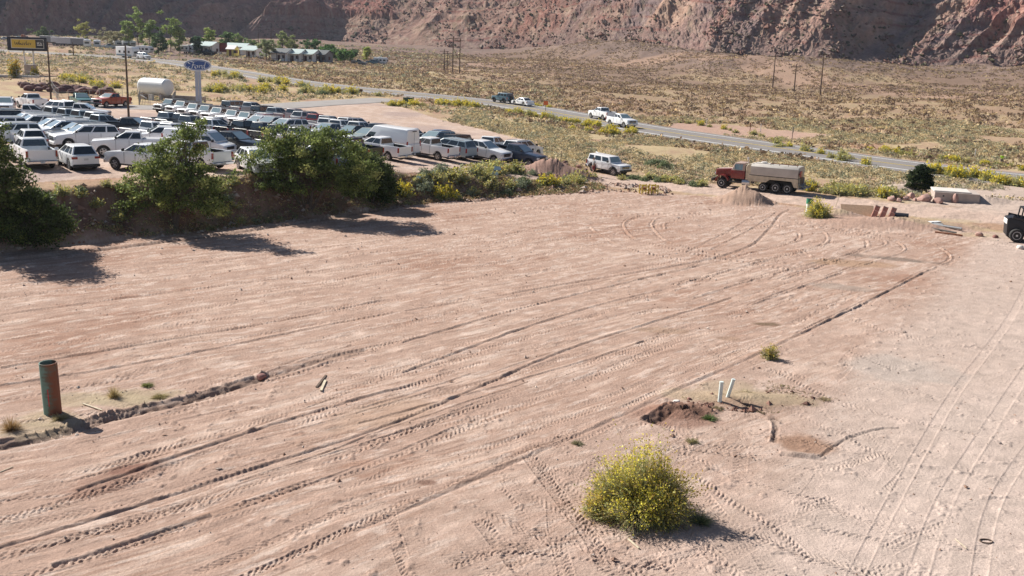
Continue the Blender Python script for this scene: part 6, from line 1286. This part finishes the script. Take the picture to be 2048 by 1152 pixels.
# lamp posts
for i, (u0, v0, u1, v1) in enumerate([(98,101,103,206), (249,107,258,238)]):
    t = thing('lamp_post', ['tall dark lamp post at the far left of the lot','tall dark lamp post in the car lot, nearer and right of the other'][i], 'lamp post', group='lamp posts of the lot'); A_ = on(u1, v1+6); t.location = (A_[0], A_[1], tz(*A_)); hh = (v1+6-v0)/F_PX*math.hypot(*A_)*1.02
    MB().tube((0,0,0), (0,0,hh), .14, .09, n=8).build('pole', WOODD, t); MB().box(-.7, .7, -.04, .04, hh-.05, hh+.03).build('crossarm', DSTEEL, t); MB().box(-1.05, -.55, -.18, .18, hh-.12, hh+.02).build('lamp_head', DSTEEL, t, .02); MB().box(.55, 1.05, -.18, .18, hh-.12, hh+.02).build('lamp_head', DSTEEL, t, .02); MB().tube((0,0,-.1),(0,0,.5),.25,n=10).build('footing', CONC, t)
# propane tank and its fence
t = thing('storage_tank', 'large white horizontal storage tank behind a wire fence', 'tank'); A_ = on(312, 200); t.location = (A_[0], A_[1], tz(*A_)); t.rotation_euler = (0, 0, R(-24)); n = 24
prof = [(-3.0,.02),(-2.95,.7),(-2.7,1.2),(-2.4,1.35),(2.4,1.35),(2.7,1.2),(2.95,.7),(3.0,.02)]
sharp(MB().loft([[(x_, r_*math.cos(2*math.pi*i/n), 2.1+r_*math.sin(2*math.pi*i/n)) for i in range(n)] for x_, r_ in prof]).build('tank_shell', WHITE, t), 25)
for x_ in (-1.9, 1.9): MB().box(x_-.2, x_+.2, -1.1, 1.1, -.2, 1.1).build('saddle', CONC, t)
for x_ in (-2, -1.2, -.4, .4, 1.2): MB().tube((x_, 0, 3.43), (x_, 0, 3.58), .08, n=8).build('fitting', WHITE, t)
MB().tube((-2.2, -1.5, .9), (-.4, -1.6, .3), .09, n=8).build('feed_pipe', WHITE, t); MB().box(.2, .9, -1.9, -1.4, 0, 1.0).build('pump_box', DIRTYW, t)
def fence(P, label, h=1.7, step=3., m=STEEL, rails=(.9,), mesh_=True, group=None, cat='fence', name='wire_fence'):
    P = [np.array(p, float) for p in P]; t = thing(name, label, cat, (*P[0], tz(*P[0])), 0, group); o0 = Vector((P[0][0], P[0][1], tz(*P[0])))
    pts = []
    for a, b in zip(P[:-1], P[1:]):
        k = max(1, int(np.hypot(*(b-a))/step)); pts += [a+(b-a)*i/k for i in range(k)]
    pts.append(P[-1]); q = [Vector((p[0], p[1], tz(*p)))-o0 for p in pts]
    for p in q: MB().tube(p-Vector((0,0,.2)), p+Vector((0,0,h)), .04, n=5).build('post', m, t)
    r_ = MB()
    for a, b in zip(q[:-1], q[1:]):
        for k in rails: r_.tube(a+Vector((0,0,h*k)), b+Vector((0,0,h*k)), .025, n=4)
    r_.build('rail', m, t); return t
fence([on(u, v) for u, v in ((278,210),(345,214),(352,200),(282,193),(278,210))], 'wire fence round the white storage tank', 1.6, 1.6, STEEL, (.97,.6,.3,.05))
fence([on(u, v) for u, v in ((115,207),(200,200),(245,196),(276,195))], 'wire fence between the first lamp post and the storage tank', 1.6, 3, STEEL, (.97,.5))
fence([on(u, v) for u, v in ((0,151),(28,153),(40,158),(100,176),(118,200))], 'grey fence at the left edge below the billboard', 1.7, 3, STEEL, (.97,.5,.05))
t = thing('pipe_gate', 'rusty pipe gate standing behind the parked pickups near the storage tank', 'gate'); A_ = on(195, 199); t.location = (*A_, tz(*A_)); t.rotation_euler = (0,0,R(10)); m_ = MB()
for x_ in np.linspace(-2.5, 2.5, 9): m_.tube((x_, 0, .2), (x_, 0, 1.5), .04, n=5)
m_.build('bars', RUST, t); MB().tube((-2.5,0,1.5),(2.5,0,1.5),.05,n=6).tube((-2.5,0,.2),(2.5,0,.2),.05,n=6).build('rails', RUST, t)
o = MB().box(-3.6, 3.6, -.2, .2, -.2, 1.0).build('block_wall', CONC, None, .02); local(o, 370, 204, rz=R(-12)); tag(o, 'low tan wall between the storage tank and the oval sign column', 'wall')
o = MB().box(-6, 6, -.3, .3, 0, .4).build('kerb_wall', CONCL, None, .03); local(o, 12, 154, rz=R(8)); tag(o, 'pale low wall at the left edge below the billboard', 'wall')
t = thing('yucca_bush', 'tall orange yellow shrub left of the billboard post', 'bush'); mk('foliage', rabbit_mesh(1.3, 3.4, 500, 1600, 601, fs=.16, bw=.04, yel=(.55,.38,.04)), LEAF, t); local(t, 30, 155)
bush(0, *on(71,152), 1.3, 'yellow bush at the right foot of the billboard plinth', None, 1.3)
rr_ = random.Random(9)
W10 = ['first','second','third','fourth','fifth','sixth','seventh','eighth','ninth','tenth','eleventh','twelfth','thirteenth','fourteenth','fifteenth','sixteenth','seventeenth','eighteenth','nineteenth','twentieth','twenty first','twenty second','twenty third','twenty fourth','twenty fifth','twenty sixth','twenty seventh','twenty eighth']
for i in range(26):
    u = 44+i*7; v = 172+(i % 3)*4.5+i*.35+rr_.uniform(-1, 1); rock('wall_boulder', u, v, rr_.uniform(.6, 1.1), REDD, W10[i]+' from the left of the dark red boulders banked behind the lot', 120+i, group='boulders banked behind the lot', cat='boulder')
# small roadside things
t = thing('utility_box', 'dark green utility box in the clump of yellow brush', 'utility box'); local(t, 817, 209); MB().box(-.9, .9, -.5, .5, 0, 1.1).build('cabinet', mat('dark_green', (.03,.07,.05), .5), t, .03); MB().box(-.95, .95, -.55, .55, 1.1, 1.18).build('lid', mat('dark_green', (.03,.07,.05), .5), t, .02)
t = thing('mailbox', 'brown mailbox on a post at the side road junction', 'mailbox'); local(t, 722, 193); MB().box(-.06,.06,-.06,.06,0,1.0).build('post', WOODD, t); sharp(MB().prism([(-.3,1.0),(.3,1.0),(.3,1.25),(.2,1.4),(-.2,1.4),(-.3,1.25)], -.35, .35).build('box', WOODD, t, .02))
t = thing('road_sign', 'orange roadwork sign at the near edge of the highway', 'sign'); local(t, 1091, 224); MB().box(-.04,.04,-.03,.03,0,1.5).build('post', DSTEEL, t); MB().box(-.38,.38,-.05,-.02,1.2,1.9).build('panel', ORANGE, t, .01)
t = thing('road_sign', 'tall thin road sign seen edge on, above the tanker truck', 'sign'); local(t, 1583, 290, rz=R(60)); MB().box(-.04,.04,-.03,.03,0,2.4).build('post', WOODD, t); MB().box(-.3,.3,-.05,-.02,1.7,2.4).build('panel', STEEL, t, .01)
for u, v, lb in ((1413,252,'white marker post behind the highway right of the pickups'), (1500,262,'small red marker post left of the twin posts'), (1521,264,'white marker post of the twin posts beyond the highway'), (1949,318,'white marker post near the walker in yellow'), (1208,238,'white reflector post between the two pickups and the bushes')):
    t = thing('marker_post', lb, 'marker post', group='marker posts along the highway'); local(t, u, v); MB().box(-.05,.05,-.02,.02,0,1.3).build('post', DIRTYW if 'red' not in lb else RUST, t); MB().box(-.05,.05,-.03,-.02,1.1,1.25).build('reflector', RED if 'red' in lb else WHITE, t)
# utility poles
def upole(u, v0, v1, label, arm=2.2, xarm=True, twin=None, lean=0.):
    t = thing('utility_pole', label, 'utility pole', group='wooden utility poles'); A_ = on(u, v1); t.location = (*A_, tz(*A_)); hh = (v1-v0)/F_PX*math.hypot(*A_); t.rotation_euler = (0, R(lean), 0)
    MB().tube((0,0,-.5), (0,0,hh), .22, .13, n=7).build('pole', WOODD, t)
    if xarm: MB().box(-arm/2, arm/2, -.07, .07, hh-.9, hh-.7).build('crossarm', WOODD, t); m_ = MB(); [m_.tube((x_, 0, hh-.7), (x_, 0, hh-.4), .06, n=6) for x_ in (-arm*.45, 0, arm*.45)]; m_.build('insulators', DIRTYW, t)
    return t, A_, hh
for u, v0, v1, lb in [(905,76,147,'left tall pole of the braced pair right of centre'), (919,80,147,'right tall pole of the braced pair right of centre'), (888,100,141,'left short pole of the pair behind the braced pair'), (894,104,142,'right short pole of the pair behind the braced pair'),
      (1545,112,177,'left pole of the three at right'), (1588,132,182,'short middle pole of the three at right'), (1640,110,190,'tallest right pole of the three at right'), (491,46,88,'left tall pole behind the settlement'), (517,54,92,'second tall pole behind the settlement'), (543,62,98,'third tall pole behind the settlement'), (630,68,106,'pole behind the cabins'), (642,72,108,'pole behind the dark trees right of the cabins'), (147,88,112,'thin pole near the campers')]:
    upole(u, v0, v1, lb, 3.4, lean=0)
a, ha = on(905,147), (147-84)/F_PX*math.hypot(*on(905,147)); b_ = on(919,147); o = MB().tube((a[0], a[1], tz(*a)+ha), (b_[0], b_[1], tz(*b_)+ha-.2), .12, n=5).tube((a[0], a[1], tz(*a)+ha*.78), (b_[0], b_[1], tz(*b_)+ha*.38), .09, n=5).build('pole_brace', WOODD); tag(o, 'crossbar and diagonal brace joining the pair of tall poles', 'brace')
for i, (u, v, s, lb) in enumerate([(1648,97,4.6,'big white boulder low on the slope above the tallest pole'), (1384,88,3.2,'white boulder low on the slope right of centre'), (1462,100,2.6,'small white boulder on the slope above the left pole'), (1535,66,2.4,'pale boulder higher on the slope above the left pole')]):
    rock('slope_boulder', u, v, s*.55, CONCL, lb, 200+i, (1.2,.8,.7), 'white boulders on the slope', 'boulder')

# ================================================================ SETTLEMENT
ROOFG = mat('green_metal_roof', (.52,.60,.56), .4, metal=.2); ROOFD = mat('dark_roof', (.07,.08,.085), .6); LOG = mat('cabin_wall', (.85,.80,.77), .8, noise=.08); LOGD = mat('dark_cabin_wall', (.20,.21,.22), .8); DOOR = mat('brown_door', (.10,.04,.03), .7); YWALL = mat('yellow_wall', (.58,.50,.14), .7); WIN = mat('window_glass', (.03,.04,.05), .1)
def cabin(u, v, label, wall, roof, w=6.5, d=5, h=3., rz=R(-20), porch=True, name='cabin', group='holiday cabins', cat='cabin'):
    t = thing(name, label, cat, group=group); A_ = on(u, v); t.location = (*A_, tz(*A_)); t.rotation_euler = (0, 0, rz)
    MB().prism([(-d/2,-.5),(d/2,-.5),(d/2,h),(0,h+1.1),(-d/2,h)], -w/2, w/2, 'x').build('wall', wall, t) if False else MB().add([(x_, y_, z_) for x_ in (-w/2, w/2) for y_, z_ in ((-d/2,-.5),(d/2,-.5),(d/2,h),(0,h+1.1),(-d/2,h))], [(0,1,2,3,4),(9,8,7,6,5),(0,5,6,1),(1,6,7,2),(2,7,8,3),(3,8,9,4),(4,9,5,0)]).build('wall', wall, t)
    for sd in (-1, 1): MB().add([(x_, y_, z_) for x_ in (-w/2-.3, w/2+.3) for y_, z_ in ((sd*(d/2+.4),h-.1),(0,h+1.22),(0,h+1.34),(sd*(d/2+.4),h+.02))], [(0,1,2,3),(7,6,5,4),(0,4,5,1),(1,5,6,2),(2,6,7,3),(3,7,4,0)]).build('roof', roof, t)
    MB().box(-.55, .45, -d/2-.05, -d/2+.01, 0, 2.1).build('door', DOOR, t)
    f = MB().box(1.3, 2.4, -d/2-.06, -d/2+.01, 1.0, 2.1).build('window', DOOR, t); MB().box(1.4, 2.3, -d/2-.08, -d/2-.055, 1.1, 2.0).build('pane', WIN, f); MB().box(w/2-.01, w/2+.05, -.6, .6, 1.0, 2.1).build('window', DOOR, t)
    if porch:
        for x_ in (-w/2+.2, 0, w/2-.2): MB().box(x_-.08, x_+.08, -d/2-1.5, -d/2-1.34, -.3, h-.3).build('porch_post', DOOR, t)
        MB().box(-w/2, w/2, -d/2-1.6, -d/2, -.4, .05).build('porch_floor', DOOR, t); MB().box(-w/2, w/2-1, -d/2-1.5, -d/2-1.42, .8, .9).build('porch_rail', DOOR, t)
        MB().add([(x_, y_, z_) for x_ in (-w/2-.2, w/2+.2) for y_, z_ in ((-d/2-1.7,h-.35),(-d/2,h-.05),(-d/2,h+.05),(-d/2-1.7,h-.25))], [(0,1,2,3),(7,6,5,4),(0,4,5,1),(1,5,6,2),(2,6,7,3),(3,7,4,0)]).build('porch_roof', roof, t)
    return t
cabin(566,122,'leftmost white cabin with dark front corner, green roof edge',LOG,ROOFD); cabin(593,123,'second white cabin from the left with pale green roof',LOG,ROOFG); cabin(619,124,'third white cabin from the left with pale green roof',LOG,ROOFG); cabin(645,125,'dark roofed cabin at the right end of the cabins',LOGD,ROOFD,5.5)
cabin(414,108,'shop with a pale green roof and dark porch left of the red banner',LOG,ROOFG,9,6,3.2,name='shop',group=None,cat='shop'); cabin(478,112,'white building with a pale green roof right of the yellow shed',LOG,ROOFG,9,6,3.4,porch=False,name='shop',group=None,cat='shop'); cabin(506,115,'small green roofed shed behind the white pickup',LOG,ROOFG,6,5,2.8,name='shed',group=None,cat='shed'); cabin(466,112,'small yellow shed right of the red banner',YWALL,LOG,3.2,3,2.4,porch=False,name='shed',group=None,cat='shed')
t = thing('banner_wall', 'dark red banner on the front of the shop', 'banner'); A_ = on(439,110); t.location = (*A_, tz(*A_)); t.rotation_euler = (0,0,R(-15)); MB().box(-3.2, 3.2, -.1, .1, 1.2, 4.4).build('banner', mat('dark_red_banner', (.20,.035,.025), .7, noise=.35, nscale=.8), t); [MB().box(x_-.08, x_+.08, -.05, .05, 0, 1.3).build('post', DOOR, t) for x_ in (-3, -1, 1, 3)]
def camper(u, v, label, rz, L=7.5, H=3.1, kind='trailer', stripe=(.10,.20,.24), name='camper_trailer', z=None):
    t = thing(name, label, 'camper'); A_ = on(u, v); t.location = (*A_, tz(*A_)); t.rotation_euler = (0, 0, rz)
    P = [(-L/2,.6),(L/2-.6,.6),(L/2,1.3),(L/2-.15,H-.5),(L/2-.8,H),(-L/2,H)] if kind == 'trailer' else [(-L/2,.5),(L/2,.5),(L/2+.1,1.2),(L/2-.4,H-.8),(L/2+.0,H-.5),(L/2-.4,H),(-L/2,H)]
    sharp(MB().prism(P, -1.2, 1.2).build('shell', WHITE, t, .08, 2)); m2 = mat('stripe_%d' % int(stripe[0]*1000), stripe, .5)
    for sd in (-1, 1):
        a, b = sorted((sd*1.205, sd*1.19)); MB().box(-L/2+.3, L/2-.9, a, b, .75, 1.1).build('stripe', m2, t)
        for k, (x_, w_) in enumerate(((-L*.33, 1.1), (-L*.05, .9), (L*.2, 1.1))): MB().box(x_, x_+w_, min(a, b)-.004*(sd < 0), max(a, b)+.004*(sd > 0), 1.5, 2.2).build('window', WIN, t)
        for x_ in (-.9, .1): wheel(t, x_-.3, sd*1.0, .36, .24, 'steel')
    MB().box(L/2-.02, L/2+.02, -.8, .8, 1.5, 2.1).build('front_window', WIN, t); MB().box(-1, 0, -.4, .4, H, H+.25).build('roof_unit', DIRTYW, t, .04)
    if kind == 'trailer': MB().tube((L/2-.3, .3, .55), (L/2+1.2, 0, .5), .05, n=5).tube((L/2-.3, -.3, .55), (L/2+1.2, 0, .5), .05, n=5).build('hitch', DSTEEL, t)
    return t
cp = camper(0, 0, 'large white camper trailer towed along the highway', 0, 9.5, 3.4, stripe=(.12,.20,.25)); s_ = [o for o in C.objects if o.name.startswith('moving_suv')][0]
a_ = s_.rotation_euler.z; cp.rotation_euler = (0, 0, a_+.04); cp.location = s_.location-Vector((math.cos(a_)*9.2, math.sin(a_)*9.2, 0)); cp.location.z = tz(cp.location.x, cp.location.y)+.12
for u, v, lb, rz, L, k in [(175,95,'white motorhome at the left end of the parked campers',R(-70),8,'m'), (195,96,'dark and white motorhome second of the parked campers',R(-70),8,'m'), (235,96,'white rounded camper in the middle of the parked campers',R(-60),7,'t'), (250,97,'white camper right of the middle one',R(-65),7,'t'), (265,97,'last white camper left of the tall tree',R(-65),6.5,'t'),
      (378,107,'pale camper between the twin poplars and the small evergreen',R(-30),8,'t'), (762,130,'small white camper at the right end of the settlement',R(-10),5.5,'t'), (290,109,'white camper half hidden under the tallest poplar',R(-20),6,'t')]:
    camper(u, v, lb, rz, L, 2.9, 'trailer' if k == 't' else 'motor', (.09,.17,.17) if k == 'm' else (.3,.32,.34), 'motorhome' if k == 'm' else 'camper_trailer')
for u, v, lb, L in ((118,91,'short white box trailer left of the long one',6), (143,92,'long white storage trailer behind the highway',11), (160,93,'low grey storage trailer beside the long white one',7), (100,88,'low grey building at the left of the storage trailers',8)):
    t = thing('storage_trailer', lb, 'trailer'); local(t, u, v, rz=R(-15)); MB().box(-L/2, L/2, -1.3, 1.3, .9, 3.4).build('box', DIRTYW if 'grey' not in lb else STEEL, t, .04); MB().box(-L/2+.5, L/2-.5, -1.0, 1.0, .5, .9).build('frame', DSTEEL, t); [wheel(t, -L/2+1.2, s_*1.05, .48, .3, 'steel') for s_ in (-1, 1)]

# ================================================================ AIR
def haze():
    mb = MB().box(-1700, 1700, -60, 1700, -4, 360); m = bpy.data.materials.new('air_haze'); m.use_nodes = True; nt = m.node_tree
    for n_ in list(nt.nodes):
        if n_.type == 'BSDF_PRINCIPLED': nt.nodes.remove(n_)
    v = nt.nodes.new('ShaderNodeVolumePrincipled'); v.inputs['Color'].default_value = (.72, .80, .98, 1); v.inputs['Density'].default_value = .00007; v.inputs['Anisotropy'].default_value = .3
    nt.links.new(v.outputs[0], nt.nodes['Material Output'].inputs['Volume']); o = mb.build('haze', m); tag(o, kind='stuff', label='thin blue haze over the valley', cat='haze')
haze()
